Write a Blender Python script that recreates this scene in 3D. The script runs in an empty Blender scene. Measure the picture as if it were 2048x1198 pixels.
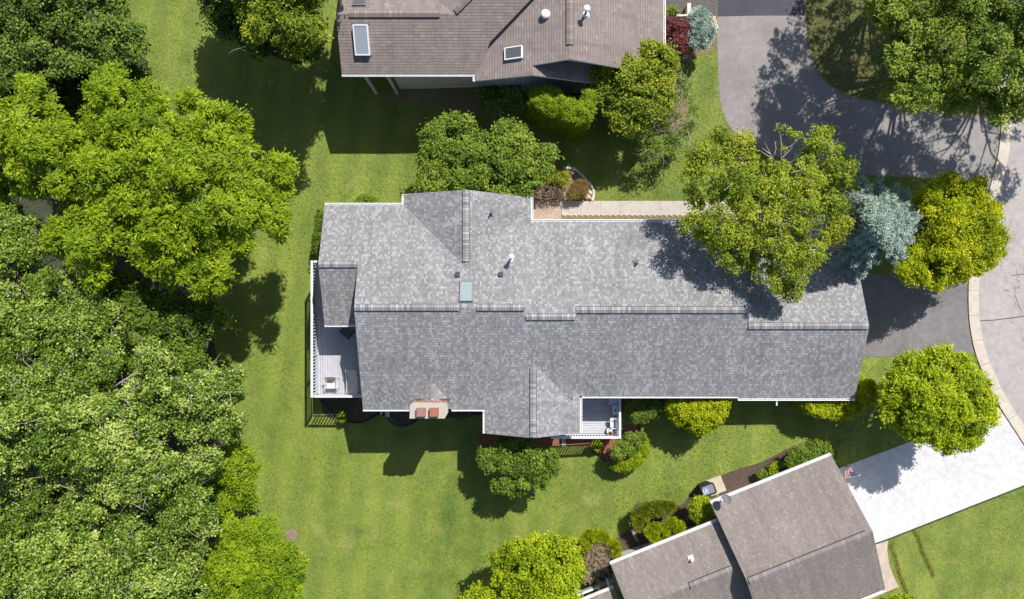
import bpy, math, random
import numpy as np
from mathutils import Vector, Matrix

# ------------------------------------------------------------------ camera, sky, sun, exposure
S = bpy.context.scene
COL = S.collection
H = 42.0            # height of the drone above the lawn, metres
F = 1365.0          # focal length in photograph pixels
SUN = (-0.415, -0.74, -1.0)   # direction the light travels
cd = bpy.data.cameras.new('camera'); cam = bpy.data.objects.new('camera', cd); COL.objects.link(cam)
cam.location = (0, 0, H); cam.rotation_euler = (0, 0, 0)
cd.sensor_width = 36; cd.lens = 36 * F / 2048; cd.clip_end = 2000
S.camera = cam
w = bpy.data.worlds.new('World'); S.world = w; w.use_nodes = True
wn = w.node_tree; bg = wn.nodes['Background']
sky = wn.nodes.new('ShaderNodeTexSky'); sky.sky_type = 'NISHITA'; sky.sun_disc = False
ELEV = math.atan(1 / math.hypot(SUN[0], SUN[1]))
sky.sun_elevation = ELEV
sky.sun_rotation = math.atan2(-SUN[0], -SUN[1])
wn.links.new(sky.outputs[0], bg.inputs[0]); bg.inputs[1].default_value = 0.095
sl = bpy.data.lights.new('sun', 'SUN'); so = bpy.data.objects.new('sun', sl); COL.objects.link(so)
sl.energy = 5.0; sl.angle = math.radians(0.53); sl.color = (1.0, 0.955, 0.89)
so.rotation_euler = Vector(SUN).to_track_quat('-Z', 'Y').to_euler()
so.location = (0, 0, 60)
S.view_settings.view_transform = 'Standard'; S.view_settings.look = 'None'
S.view_settings.exposure = 0.45; S.view_settings.gamma = 1.0

rnd = random.Random(7)
RNG = np.random.default_rng(11)

# the lawn climbs about two metres from the wood to the street
KX = [-7.0, -5.0, -3.0, 9.5, 12.0, 14.5]; KZ = [0.0, .08, .30, 1.75, 2.0, 2.1]
def gz(x): return float(np.interp(x, KX, KZ))
REL = True      # heights given to P count from the lawn (True) or from the datum (False)
DRAPE = True    # meshes follow the slope of the lawn
def P(px, py, z=0.0):
    """photograph pixel at a known height -> metres"""
    g_ = 0.0
    if REL:
        for _ in range(6): g_ = gz((px - 1024) * (H - z - g_) / F)
    k = (H - z - g_) / F
    return ((px - 1024) * k, (599 - py) * k, z)

# ------------------------------------------------------------------ materials
def nodes(m):
    m.use_nodes = True
    return m.node_tree, m.node_tree.nodes, m.node_tree.links
def new(nt, t, **kw):
    n = nt.nodes.new(t)
    for k, v in kw.items(): setattr(n, k, v)
    return n
def mathn(nt, op, a, b=None, c=None):
    n = nt.nodes.new('ShaderNodeMath'); n.operation = op
    for i, v in enumerate((a, b, c)):
        if v is None: continue
        if isinstance(v, (int, float)): n.inputs[i].default_value = v
        else: nt.links.new(v, n.inputs[i])
    return n.outputs[0]
def ramp(nt, fac, stops, interp='LINEAR'):
    n = nt.nodes.new('ShaderNodeValToRGB'); cr = n.color_ramp; cr.interpolation = interp
    while len(cr.elements) > 1: cr.elements.remove(cr.elements[-1])
    cr.elements[0].position = stops[0][0]; cr.elements[0].color = (*stops[0][1], 1)
    for p, c in stops[1:]:
        e = cr.elements.new(p); e.color = (*c, 1)
    nt.links.new(fac, n.inputs[0])
    return n.outputs[0]
def noise(nt, vec, scale, detail=3, rough=.55):
    n = nt.nodes.new('ShaderNodeTexNoise'); n.inputs['Scale'].default_value = scale
    n.inputs['Detail'].default_value = detail; n.inputs['Roughness'].default_value = rough
    if vec is not None: nt.links.new(vec, n.inputs['Vector'])
    return n.outputs['Fac']
def mix(nt, fac, a, b, blend='MIX'):
    n = nt.nodes.new('ShaderNodeMix'); n.data_type = 'RGBA'; n.blend_type = blend
    for s, v in ((0, fac), (6, a), (7, b)):
        if isinstance(v, (int, float)): n.inputs[s].default_value = v
        elif isinstance(v, tuple): n.inputs[s].default_value = (*v, 1)
        else: nt.links.new(v, n.inputs[s])
    return n.outputs[2]
def bump(nt, h, dist, strength=1.0):
    n = nt.nodes.new('ShaderNodeBump'); n.inputs['Distance'].default_value = dist
    n.inputs['Strength'].default_value = strength; nt.links.new(h, n.inputs['Height'])
    return n.outputs[0]
def sc(c, k): return tuple(v * k for v in c)

def plain(name, c, rough=.7, var=.15, scale=4, metal=0, bmp=0.0, fine=60):
    m = bpy.data.materials.new(name); nt, N, L = nodes(m); b = N['Principled BSDF']
    tc = new(nt, 'ShaderNodeTexCoord').outputs['Object']
    f = noise(nt, tc, scale, 4, .6)
    c1 = ramp(nt, f, [(.3, sc(c, 1 - var)), (.7, sc(c, 1 + var))])
    f2 = noise(nt, tc, fine, 2)
    c2 = mix(nt, .5, c1, ramp(nt, f2, [(.3, sc(c, 1 - var)), (.7, sc(c, 1 + var))]))
    L.new(c2, b.inputs['Base Color']); b.inputs['Roughness'].default_value = rough
    b.inputs['Metallic'].default_value = metal
    if bmp: L.new(bump(nt, f2, bmp), b.inputs['Normal'])
    return m

def shingles(name, dark, mid, light, course=.143, tab=.17, hl=.80, butt=.012, line=.55):
    """laminated asphalt shingles: u along the eave, v up the slope, metres"""
    m = bpy.data.materials.new(name); nt, N, L = nodes(m); b = N['Principled BSDF']
    uv = new(nt, 'ShaderNodeUVMap'); uv.uv_map = 'UVMap'
    sp = new(nt, 'ShaderNodeSeparateXYZ'); L.new(uv.outputs[0], sp.inputs[0])
    wob = noise(nt, uv.outputs[0], 1.3, 2)
    v = mathn(nt, 'DIVIDE', mathn(nt, 'ADD', sp.outputs[1], mathn(nt, 'MULTIPLY', wob, .03)), course)
    row = mathn(nt, 'FLOOR', v); fr = mathn(nt, 'FRACT', v)
    wr = new(nt, 'ShaderNodeTexWhiteNoise', noise_dimensions='1D'); L.new(row, wr.inputs['W'])
    u = mathn(nt, 'ADD', mathn(nt, 'DIVIDE', sp.outputs[0], tab), mathn(nt, 'MULTIPLY', wr.outputs[0], 17.3))
    col = mathn(nt, 'FLOOR', u); fu = mathn(nt, 'FRACT', u)
    cv = new(nt, 'ShaderNodeCombineXYZ'); L.new(col, cv.inputs[0]); L.new(row, cv.inputs[1])
    wc = new(nt, 'ShaderNodeTexWhiteNoise', noise_dimensions='2D'); L.new(cv.outputs[0], wc.inputs['Vector'])
    t = wc.outputs[0]
    c = ramp(nt, t, [(0, dark), (.35, mid), (hl, sc(mid, 1.08)), (hl + .10, light), (1, sc(light, 1.12))])
    # granule blotches
    tc = new(nt, 'ShaderNodeTexCoord').outputs['Object']
    f1 = noise(nt, tc, .35, 4, .6)
    c = mix(nt, .55, c, mix(nt, 1.0, c, ramp(nt, f1, [(.3, (.78,) * 3), (.7, (1.15,) * 3)]), 'MULTIPLY'))
    f2 = noise(nt, tc, 24, 3)
    c = mix(nt, .7, c, mix(nt, 1.0, c, ramp(nt, f2, [(.3, (.8,) * 3), (.7, (1.18,) * 3)]), 'MULTIPLY'))
    cs = new(nt, 'ShaderNodeCombineXYZ'); L.new(mathn(nt, 'MULTIPLY', sp.outputs[0], 2.2), cs.inputs[0]); L.new(mathn(nt, 'MULTIPLY', sp.outputs[1], .22), cs.inputs[1])
    f3 = noise(nt, cs.outputs[0], 1.0, 4, .65)
    c = mix(nt, 1.0, c, ramp(nt, f3, [(.28, (.78,) * 3), (.5, (1.0,) * 3), (.72, (1.10,) * 3)]), 'MULTIPLY')
    edge = mathn(nt, 'GREATER_THAN', fr, .80)
    c = mix(nt, mathn(nt, 'MULTIPLY', edge, line), c, sc(dark, .5))
    gap = mathn(nt, 'LESS_THAN', fu, .08)
    c = mix(nt, mathn(nt, 'MULTIPLY', gap, .35), c, sc(dark, .6))
    L.new(c, b.inputs['Base Color']); b.inputs['Roughness'].default_value = .92
    h = mathn(nt, 'ADD', mathn(nt, 'SUBTRACT', 1.0, fr), mathn(nt, 'MULTIPLY', t, .5))
    L.new(bump(nt, h, butt, .8), b.inputs['Normal'])
    return m

def capmat(name, dark, light, seg=.143):
    m = bpy.data.materials.new(name); nt, N, L = nodes(m); b = N['Principled BSDF']
    uv = new(nt, 'ShaderNodeUVMap'); uv.uv_map = 'UVMap'
    sp = new(nt, 'ShaderNodeSeparateXYZ'); L.new(uv.outputs[0], sp.inputs[0])
    u = mathn(nt, 'DIVIDE', sp.outputs[0], seg); r = mathn(nt, 'FLOOR', u); fr = mathn(nt, 'FRACT', u)
    wr = new(nt, 'ShaderNodeTexWhiteNoise', noise_dimensions='1D'); L.new(r, wr.inputs['W'])
    c = ramp(nt, wr.outputs[0], [(0, dark), (.8, light), (1, sc(light, 1.3))])
    c = mix(nt, mathn(nt, 'MULTIPLY', mathn(nt, 'GREATER_THAN', fr, .82), .5), c, sc(dark, .4))
    L.new(c, b.inputs['Base Color']); b.inputs['Roughness'].default_value = .9
    L.new(bump(nt, fr, .01), b.inputs['Normal'])
    return m

def ribbed(name, c, axis, pitch, dark=.35, rough=.6, var=.12, width=.1):
    """boards or siding with a joint every pitch metres along the axis"""
    m = bpy.data.materials.new(name); nt, N, L = nodes(m); b = N['Principled BSDF']
    tc = new(nt, 'ShaderNodeTexCoord').outputs['Object']
    sp = new(nt, 'ShaderNodeSeparateXYZ'); L.new(tc, sp.inputs[0])
    v = mathn(nt, 'DIVIDE', sp.outputs['XYZ'.index(axis)], pitch)
    fr = mathn(nt, 'FRACT', v)
    wr = new(nt, 'ShaderNodeTexWhiteNoise', noise_dimensions='1D'); L.new(mathn(nt, 'FLOOR', v), wr.inputs['W'])
    cc = ramp(nt, wr.outputs[0], [(0, sc(c, 1 - var)), (1, sc(c, 1 + var))])
    f = noise(nt, tc, 5, 4)
    cc = mix(nt, .5, cc, mix(nt, 1.0, cc, ramp(nt, f, [(.3, (.8,) * 3), (.7, (1.15,) * 3)]), 'MULTIPLY'))
    g = mathn(nt, 'LESS_THAN', fr, width)
    cc = mix(nt, g, cc, sc(c, dark))
    L.new(cc, b.inputs['Base Color']); b.inputs['Roughness'].default_value = rough
    L.new(bump(nt, mathn(nt, 'SUBTRACT', 1.0, g), .01), b.inputs['Normal'])
    return m

def bricks(name, c1, c2, mortar, bw=.2, bh=.1, msize=.012):
    m = bpy.data.materials.new(name); nt, N, L = nodes(m); b = N['Principled BSDF']
    tc = new(nt, 'ShaderNodeTexCoord').outputs['Object']
    br = new(nt, 'ShaderNodeTexBrick'); L.new(tc, br.inputs['Vector'])
    br.inputs['Scale'].default_value = 1; br.inputs['Brick Width'].default_value = bw
    br.inputs['Row Height'].default_value = bh; br.inputs['Mortar Size'].default_value = msize
    br.inputs['Color1'].default_value = (*c1, 1); br.inputs['Color2'].default_value = (*c2, 1)
    br.inputs['Mortar'].default_value = (*mortar, 1)
    f = noise(nt, tc, 3, 4)
    c = mix(nt, .6, br.outputs[0], mix(nt, 1.0, br.outputs[0], ramp(nt, f, [(.3, (.75,) * 3), (.7, (1.2,) * 3)]), 'MULTIPLY'))
    L.new(c, b.inputs['Base Color']); b.inputs['Roughness'].default_value = .85
    return m

def grassmat():
    m = bpy.data.materials.new('lawn_grass'); nt, N, L = nodes(m); b = N['Principled BSDF']
    tc = new(nt, 'ShaderNodeTexCoord').outputs['Object']
    G1, G2, G3 = (.096, .152, .018), (.16, .212, .03), (.245, .26, .068)
    big = noise(nt, tc, .16, 4, .6)
    med = noise(nt, tc, .9, 5, .65)
    a = mathn(nt, 'ADD', mathn(nt, 'MULTIPLY', big, .6), mathn(nt, 'MULTIPLY', med, .4))
    c = ramp(nt, a, [(.36, G1), (.50, G2), (.60, sc(G2, 1.12)), (.70, G3)])
    # mower passes
    mp = new(nt, 'ShaderNodeMapping'); mp.inputs['Rotation'].default_value = (0, 0, math.radians(9)); L.new(tc, mp.inputs['Vector'])
    wv = new(nt, 'ShaderNodeTexWave'); L.new(mp.outputs[0], wv.inputs['Vector']); wv.inputs['Scale'].default_value = .17
    wv.inputs['Distortion'].default_value = 1.6; wv.inputs['Detail'].default_value = 2
    c = mix(nt, .8, c, mix(nt, 1.0, c, ramp(nt, wv.outputs['Fac'], [(.2, (.86, .9, .9)), (.8, (1.1, 1.06, 1.05))]), 'MULTIPLY'))
    # tufts and blades
    f1 = noise(nt, tc, 5, 4, .7); f2 = noise(nt, tc, 22, 3, .7); f3 = noise(nt, tc, 70, 2, .8)
    c = mix(nt, 1.0, c, ramp(nt, f1, [(.3, (.76, .80, .8)), (.7, (1.2, 1.16, 1.1))]), 'MULTIPLY')
    c = mix(nt, 1.0, c, ramp(nt, f2, [(.3, (.72, .74, .7)), (.7, (1.28, 1.25, 1.2))]), 'MULTIPLY')
    c = mix(nt, 1.0, c, ramp(nt, f3, [(.3, (.7, .72, .7)), (.7, (1.3, 1.28, 1.25))]), 'MULTIPLY')
    # thin dry spots
    d = noise(nt, tc, .45, 6, .7)
    c = mix(nt, ramp(nt, d, [(.58, (0,) * 3), (.72, (.6,) * 3)]), c, (.27, .25, .09))
    L.new(c, b.inputs['Base Color']); b.inputs['Roughness'].default_value = .8
    h = mathn(nt, 'ADD', mathn(nt, 'MULTIPLY', f2, .7), mathn(nt, 'MULTIPLY', f3, .5))
    L.new(bump(nt, h, .05, .55), b.inputs['Normal'])
    return m

def asphalt(name, c, crack=False, blot=.2):
    m = bpy.data.materials.new(name); nt, N, L = nodes(m); b = N['Principled BSDF']
    tc = new(nt, 'ShaderNodeTexCoord').outputs['Object']
    f0 = noise(nt, tc, .35, 5, .65); f1 = noise(nt, tc, 3, 4, .6); f2 = noise(nt, tc, 45, 2, .8)
    cc = ramp(nt, f0, [(.3, sc(c, 1 - blot)), (.7, sc(c, 1 + blot))])
    cc = mix(nt, 1.0, cc, ramp(nt, f1, [(.3, (.88,) * 3), (.7, (1.1,) * 3)]), 'MULTIPLY')
    cc = mix(nt, 1.0, cc, ramp(nt, f2, [(.3, (.8,) * 3), (.7, (1.22,) * 3)]), 'MULTIPLY')
    if crack:
        vo = new(nt, 'ShaderNodeTexVoronoi'); vo.feature = 'DISTANCE_TO_EDGE'; vo.inputs['Scale'].default_value = .16
        mp = new(nt, 'ShaderNodeVectorMath', operation='ADD'); L.new(tc, mp.inputs[0])
        nz = new(nt, 'ShaderNodeTexNoise'); nz.inputs['Scale'].default_value = .8; nz.inputs['Detail'].default_value = 6; L.new(tc, nz.inputs['Vector'])
        L.new(nz.outputs['Color'], mp.inputs[1]); L.new(mp.outputs[0], vo.inputs['Vector'])
        k = mathn(nt, 'LESS_THAN', vo.outputs[0], .0018)
        cc = mix(nt, mathn(nt, 'MULTIPLY', k, .6), cc, sc(c, .4))
    L.new(cc, b.inputs['Base Color']); b.inputs['Roughness'].default_value = .9
    L.new(bump(nt, f2, .008), b.inputs['Normal'])
    return m

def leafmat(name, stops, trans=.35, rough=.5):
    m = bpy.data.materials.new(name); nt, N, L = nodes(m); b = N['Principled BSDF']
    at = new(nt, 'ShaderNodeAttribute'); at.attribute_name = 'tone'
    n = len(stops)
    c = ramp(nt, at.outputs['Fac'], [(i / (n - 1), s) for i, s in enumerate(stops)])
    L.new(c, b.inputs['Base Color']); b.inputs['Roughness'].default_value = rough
    b.inputs['Specular IOR Level'].default_value = .22
    tr = new(nt, 'ShaderNodeBsdfTranslucent')
    L.new(mix(nt, 1.0, c, (1.25, 1.2, .5), 'MULTIPLY'), tr.inputs[0])
    ms = new(nt, 'ShaderNodeMixShader'); ms.inputs[0].default_value = trans
    L.new(b.outputs[0], ms.inputs[1]); L.new(tr.outputs[0], ms.inputs[2])
    L.new(ms.outputs[0], N['Material Output'].inputs[0])
    return m

M = {}
M['grass'] = grassmat()
M['grey_roof'] = shingles('grey_shingles', (.168, .168, .173), (.212, .212, .218), (.28, .28, .285), tab=.12, hl=.70, line=.26, butt=.006)
M['grey_cap'] = capmat('grey_ridge_caps', (.165, .165, .17), (.285, .285, .29))
M['brown_roof'] = shingles('brown_shingles', (.195, .160, .145), (.215, .178, .163), (.24, .20, .185), course=.155, tab=.3, hl=.85, butt=.02, line=.6)
M['brown_cap'] = capmat('brown_ridge_caps', (.19, .158, .143), (.225, .188, .172))
M['tan_roof'] = shingles('taupe_shingles', (.188, .158, .144), (.202, .172, .157), (.226, .196, .180), tab=.13, hl=.8, butt=.006, line=.20)
M['tan_cap'] = capmat('taupe_ridge_caps', (.18, .16, .153), (.225, .2, .193))
M['slot'] = plain('vent_slot_black', (.03, .028, .028), .8)
M['white'] = plain('white_metal', (.78, .78, .78), .45, .05)
M['fascia'] = plain('off_white_trim', (.56, .54, .50), .6, .06)
M['siding'] = ribbed('beige_lap_siding', (.55, .50, .43), 'Z', .12, .6)
M['siding_white'] = ribbed('pale_lap_siding', (.62, .61, .58), 'Z', .19, .55)
M['siding_blue'] = ribbed('blue_grey_board_siding', (.36, .41, .47), 'X', .3, .55)
M['brick'] = bricks('red_brick', (.3, .12, .08), (.36, .17, .11), (.5, .46, .4), .2, .075)
M['glass'] = plain('skylight_glass', (.20, .27, .30), .08, .1)
M['glass_dark'] = plain('dark_skylight_dome', (.10, .10, .11), .12, .15)
M['glass_teal'] = plain('teal_skylight_glass', (.235, .29, .30), .15, .08)
M['glass_grey'] = plain('grey_skylight_glass', (.30, .33, .38), .12, .05)
M['window'] = plain('window_glass', (.03, .035, .04), .08, .1)
M['frame'] = plain('bronze_frame', (.16, .14, .12), .4, .1)
M['flash'] = plain('lead_flashing', (.13, .13, .15), .45, .2)
M['pipe_dark'] = plain('dark_pipe', (.05, .05, .055), .6)
M['conc_cap'] = plain('chimney_crown_concrete', (.38, .345, .30), .9, .16, 3)
M['flue'] = plain('clay_flue_tile', (.30, .105, .06), .8, .15, 5)
M['flue2'] = plain('weathered_clay_flue_tile', (.28, .13, .11), .8, .15, 5)
M['deck_v'] = ribbed('grey_blue_deck_boards', (.40, .405, .44), 'X', .14, .42, .6, .07, .09)
M['deck_h'] = ribbed('grey_blue_deck_boards_across', (.42, .425, .46), 'Y', .14, .42, .6, .07, .09)
M['rail'] = plain('white_painted_rail', (.58, .60, .65), .5, .05)
M['dark_metal'] = plain('dark_furniture_frame', (.04, .04, .042), .5)
M['sling'] = plain('cream_sling_fabric', (.62, .56, .50), .8, .07, 12)
M['sling_dark'] = plain('brown_grey_sling_fabric', (.13, .12, .115), .8, .1, 12)
M['cush'] = plain('pale_cushion', (.60, .60, .57), .8, .06, 10)
M['terracotta'] = plain('terracotta_pot', (.50, .30, .17), .8, .12)
M['soil'] = plain('potting_soil', (.05, .035, .025), .95, .3, 8)
M['plastic_black'] = plain('black_plastic', (.012, .012, .014), .5, .2)
M['plastic_grey'] = plain('grey_plastic_lid', (.20, .20, .22), .35, .1)
M['asph'] = asphalt('worn_asphalt', (.225, .208, .205), blot=.16)
M['asph_mid'] = asphalt('driveway_asphalt', (.155, .147, .148), blot=.25)
M['asph_new'] = asphalt('sealed_asphalt', (.055, .055, .068))
M['road'] = asphalt('road_asphalt', (.33, .305, .295), crack=True, blot=.14)
M['kerb'] = asphalt('kerb_concrete', (.46, .41, .345), blot=.08)
M['walk'] = asphalt('path_concrete', (.43, .395, .35), blot=.07)
M['drive_white'] = asphalt('new_white_concrete', (.50, .50, .505), blot=.07)
M['pavers'] = bricks('pink_pavers', (.40, .30, .245), (.46, .35, .29), (.22, .17, .14), .22, .11, .01)
M['pavers_pink'] = asphalt('pinkish_walk', (.42, .34, .29), blot=.06)
M['pavers_dark'] = bricks('dark_cobbles', (.11, .095, .088), (.15, .13, .12), (.05, .045, .04), .14, .1, .015)
M['mulch'] = plain('dark_mulch', (.085, .060, .045), .95, .45, 7, bmp=.04, fine=30)
M['mulch_red'] = plain('red_mulch', (.24, .095, .055), .95, .4, 7, bmp=.04, fine=25)
M['thin_shaded_turf'] = plain('thin_shaded_brownish_turf', (.10, .10, .03), .95, .5, 1.4, bmp=.05, fine=12)  # thin brown turf, its colour also darkened for the shade under the trees
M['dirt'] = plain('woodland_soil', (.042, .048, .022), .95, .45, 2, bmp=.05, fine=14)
M['dry'] = plain('dry_ground', (.22, .17, .10), .95, .35, 3, bmp=.04, fine=25)
M['bark'] = plain('grey_bark', (.15, .125, .10), .9, .3, 6)
M['bark_pale'] = plain('pale_twig_bark', (.36, .32, .27), .9, .2, 6)
M['stone'] = plain('pale_stone', (.58, .53, .45), .85, .15, 3)
M['stone_tan'] = plain('tan_stone', (.52, .38, .25), .85, .15, 3)
M['timber'] = plain('weathered_timber', (.42, .36, .30), .85, .2, 6)
M['wood_slab'] = plain('buff_slab', (.42, .38, .31), .85, .2, 4)
M['acgrey'] = plain('unit_grey_metal', (.22, .23, .23), .5, .15)
M['strip'] = plain('straw_strip', (.33, .33, .07), .9, .3, 9, bmp=.03)
M['blue_bag'] = plain('blue_white_bag', (.35, .42, .85), .5, .5, 9)
M['iron'] = plain('cast_cover', (.21, .15, .12), .7, .15, 6)

LM = {
 'lime':   leafmat('lime_leaves',   [(.05,.10,.006), (.17,.28,.010), (.27,.38,.012), (.40,.48,.02)], .38),
 'pale':   leafmat('pale_leaves',   [(.036,.075,.007), (.11,.195,.016), (.215,.325,.035), (.42,.50,.13)], .28, .45),
 'deep':   leafmat('deep_leaves',   [(.025,.055,.008), (.06,.115,.015), (.105,.18,.025), (.20,.29,.04)], .28),
 'mid':    leafmat('mid_leaves',    [(.04,.08,.010), (.115,.195,.018), (.19,.28,.028), (.32,.40,.05)], .35),
 'birch':  leafmat('birch_leaves',  [(.07,.115,.010), (.17,.25,.018), (.285,.37,.025), (.47,.49,.045)], .40),
 'gold':   leafmat('golden_leaves', [(.12,.17,.004), (.29,.36,.006), (.43,.49,.008), (.62,.61,.016)], .42),
 'yellow': leafmat('yellow_green_leaves', [(.09,.14,.006), (.24,.34,.008), (.37,.46,.012), (.55,.60,.025)], .42),
 'olive':  leafmat('olive_yellow_leaves', [(.05,.08,.008), (.155,.225,.014), (.25,.32,.02), (.42,.45,.04)], .36),
 'spruce': leafmat('blue_spruce_needles', [(.12,.17,.145), (.27,.36,.315), (.40,.50,.435), (.57,.67,.59)], .10, .6),
 'red':    leafmat('dark_red_leaves', [(.05,.010,.012), (.12,.022,.027), (.19,.045,.045), (.30,.10,.09)], .25),
 'yew':    leafmat('yew_needles',   [(.035,.055,.006), (.10,.14,.010), (.19,.225,.012), (.36,.36,.02)], .2),
 'brown':  leafmat('brown_foliage', [(.07,.05,.03), (.18,.12,.07), (.30,.21,.13), (.42,.33,.22)], .2),
 'rust':   leafmat('rusty_foliage', [(.08,.05,.015), (.19,.10,.03), (.24,.17,.05), (.22,.24,.05)], .2),
 'white':  leafmat('white_petals',  [(.5,.5,.45), (.75,.75,.7)], .2),
 'petal':  leafmat('yellow_petals', [(.55,.40,.01), (.75,.6,.02)], .2),
}

# ------------------------------------------------------------------ mesh helpers
def tag(o, label=None, cat=None, group=None, kind=None):
    if label: o['label'] = label
    if cat: o['category'] = cat
    if group: o['group'] = group
    if kind: o['kind'] = kind
    return o
def thing(name, loc, label, cat, group=None):
    o = bpy.data.objects.new(name, None); COL.objects.link(o); o.location = loc
    o.empty_display_size = .3
    return tag(o, label, cat, group)
def root_of(o):
    v = Vector(o.location)
    while o.parent: o = o.parent; v += Vector(o.location)
    return v
class G:
    """collects world-space geometry that becomes ONE mesh object"""
    def __init__(s): s.v = []; s.f = []; s.uv = []; s.mi = []; s.T = None
    def add(s, verts, faces, mi=0, uvs=None):
        n = len(s.v)
        if s.T: verts = [s.T(*p) for p in verts]
        s.v += [tuple(p) for p in verts]
        for i, f in enumerate(faces):
            s.f.append(tuple(n + k for k in f)); s.mi.append(mi)
            s.uv.append(uvs[i] if uvs else None)
        return s
    def box(s, x0, x1, y0, y1, z0, z1, mi=0):
        return s.add([(x0,y0,z0),(x1,y0,z0),(x1,y1,z0),(x0,y1,z0),(x0,y0,z1),(x1,y0,z1),(x1,y1,z1),(x0,y1,z1)],
                     [(3,2,1,0),(4,5,6,7),(0,1,5,4),(1,2,6,5),(2,3,7,6),(3,0,4,7)], mi)
    def obox(s, c, sx, sy, sz, ang, mi=0, tilt=0, tiltax='X'):
        """box centred in plan on c, standing on c.z, turned by ang, tilted about its own axis"""
        R = Matrix.Rotation(ang, 3, 'Z') @ Matrix.Rotation(tilt, 3, tiltax)
        vs = [tuple(Vector(c) + R @ Vector((x*sx/2, y*sy/2, z*sz))) for z in (0,1) for x, y in ((-1,-1),(1,-1),(1,1),(-1,1))]
        return s.add(vs, [(3,2,1,0),(4,5,6,7),(0,1,5,4),(1,2,6,5),(2,3,7,6),(3,0,4,7)], mi)
    def prism(s, pts, z0, z1, mi=0):
        n = len(pts)
        area = sum(pts[i][0]*pts[(i+1)%n][1]-pts[(i+1)%n][0]*pts[i][1] for i in range(n))
        if area < 0: pts = pts[::-1]
        vs = [(p[0],p[1],z0) for p in pts] + [(p[0],p[1],z1) for p in pts]
        return s.add(vs, [tuple(range(n-1,-1,-1)), tuple(range(n,2*n))] + [(i,(i+1)%n,n+(i+1)%n,n+i) for i in range(n)], mi)
    def tube(s, path, r, n=8, mi=0, caps=True):
        rs = r if isinstance(r, (list, tuple)) else [r]*len(path)
        vs = []
        for i, p in enumerate(path):
            a = Vector(path[max(i-1,0)]); b = Vector(path[min(i+1,len(path)-1)])
            d = (b-a); d = d.normalized() if d.length > 1e-6 else Vector((0,0,1))
            u = d.cross(Vector((0,0,1)) if abs(d.z) < .9 else Vector((1,0,0))).normalized(); w_ = d.cross(u)
            for k in range(n):
                t = 2*math.pi*k/n
                vs.append(tuple(Vector(p) + (u*math.cos(t) + w_*math.sin(t))*rs[i]))
        fs = [(i*n+k, i*n+(k+1)%n, (i+1)*n+(k+1)%n, (i+1)*n+k) for i in range(len(path)-1) for k in range(n)]
        if caps: fs += [tuple(range(n-1,-1,-1)), tuple((len(path)-1)*n+k for k in range(n))]
        return s.add(vs, fs, mi)
    def lathe(s, c, prof, n=20, mi=0, T=None):
        vs = []
        for r, z in prof:
            for k in range(n):
                t = 2*math.pi*k/n; q = Vector((r*math.cos(t), r*math.sin(t), z))
                if T: q = T @ q
                vs.append(tuple(Vector(c)+q))
        fs = [(i*n+k, i*n+(k+1)%n, (i+1)*n+(k+1)%n, (i+1)*n+k) for i in range(len(prof)-1) for k in range(n)]
        fs += [tuple(range(n-1,-1,-1)), tuple((len(prof)-1)*n+k for k in range(n))]
        return s.add(vs, fs, mi)
    def slab(s, pts, th=.14, mi=0, me=1):
        """a sloping roof plane with thickness; uv in metres along and up the slope"""
        if s.T: pts = [s.T(*p) for p in pts]; T, s.T = s.T, None
        else: T = None
        p = [Vector(q) for q in pts]
        nrm = Vector((0,0,0))
        for i in range(len(p)):
            a, b = p[i], p[(i+1)%len(p)]; nrm += a.cross(b)
        if nrm.z < 0: p = p[::-1]; nrm = -nrm
        nrm.normalize()
        up = Vector((0,0,1)) - nrm*nrm.z
        up = up.normalized() if up.length > 1e-4 else Vector((0,1,0))
        ux = up.cross(nrm).normalized()
        uv = lambda q: (q.dot(ux), q.dot(up))
        n = len(p); lo = [q - Vector((0,0,th)) for q in p]
        s.add(p, [tuple(range(n))], mi, [[uv(q) for q in p]])
        s.add(lo, [tuple(range(n-1,-1,-1))], me)
        s.add(p+lo, [(i, n+i, n+(i+1)%n, (i+1)%n) for i in range(n)], me)
        s.T = T
        return s
    def cap(s, a, b, wd=.33, slope=.38, mi=0, ms=1):
        """ridge cap strip over a dark vent slot"""
        if s.T: a = s.T(*a); b = s.T(*b)
        T, s.T = s.T, None
        a, b = Vector(a), Vector(b); d = (b-a).normalized(); u = d.cross(Vector((0,0,1))).normalized()
        Ln = (b-a).length; h = wd/2; dz = slope*h
        for W, hi, lo, m_ in ((h+.025, .035, -.03, ms), (h, .075, .03, mi)):
            prof = [(-W, lo - slope*W), (-W, hi - slope*W), (0, hi), (W, hi - slope*W), (W, lo - slope*W)]
            vs = [tuple(e + u*x + Vector((0,0,z))) for e in (a,b) for x, z in prof]
            q = [(1,2,7,6),(2,3,8,7)]
            uvs = [[(0,0),(0,1),(Ln,1),(Ln,0)]]*2
            if m_ == mi: s.add(vs, q, m_, uvs)
            else: s.add(vs, q, m_)
            s.add(vs, [(0,1,6,5),(3,4,9,8),(0,4,3,2,1),(5,6,7,8,9)], ms if m_ == ms else mi)
        s.T = T
        return s
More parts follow.
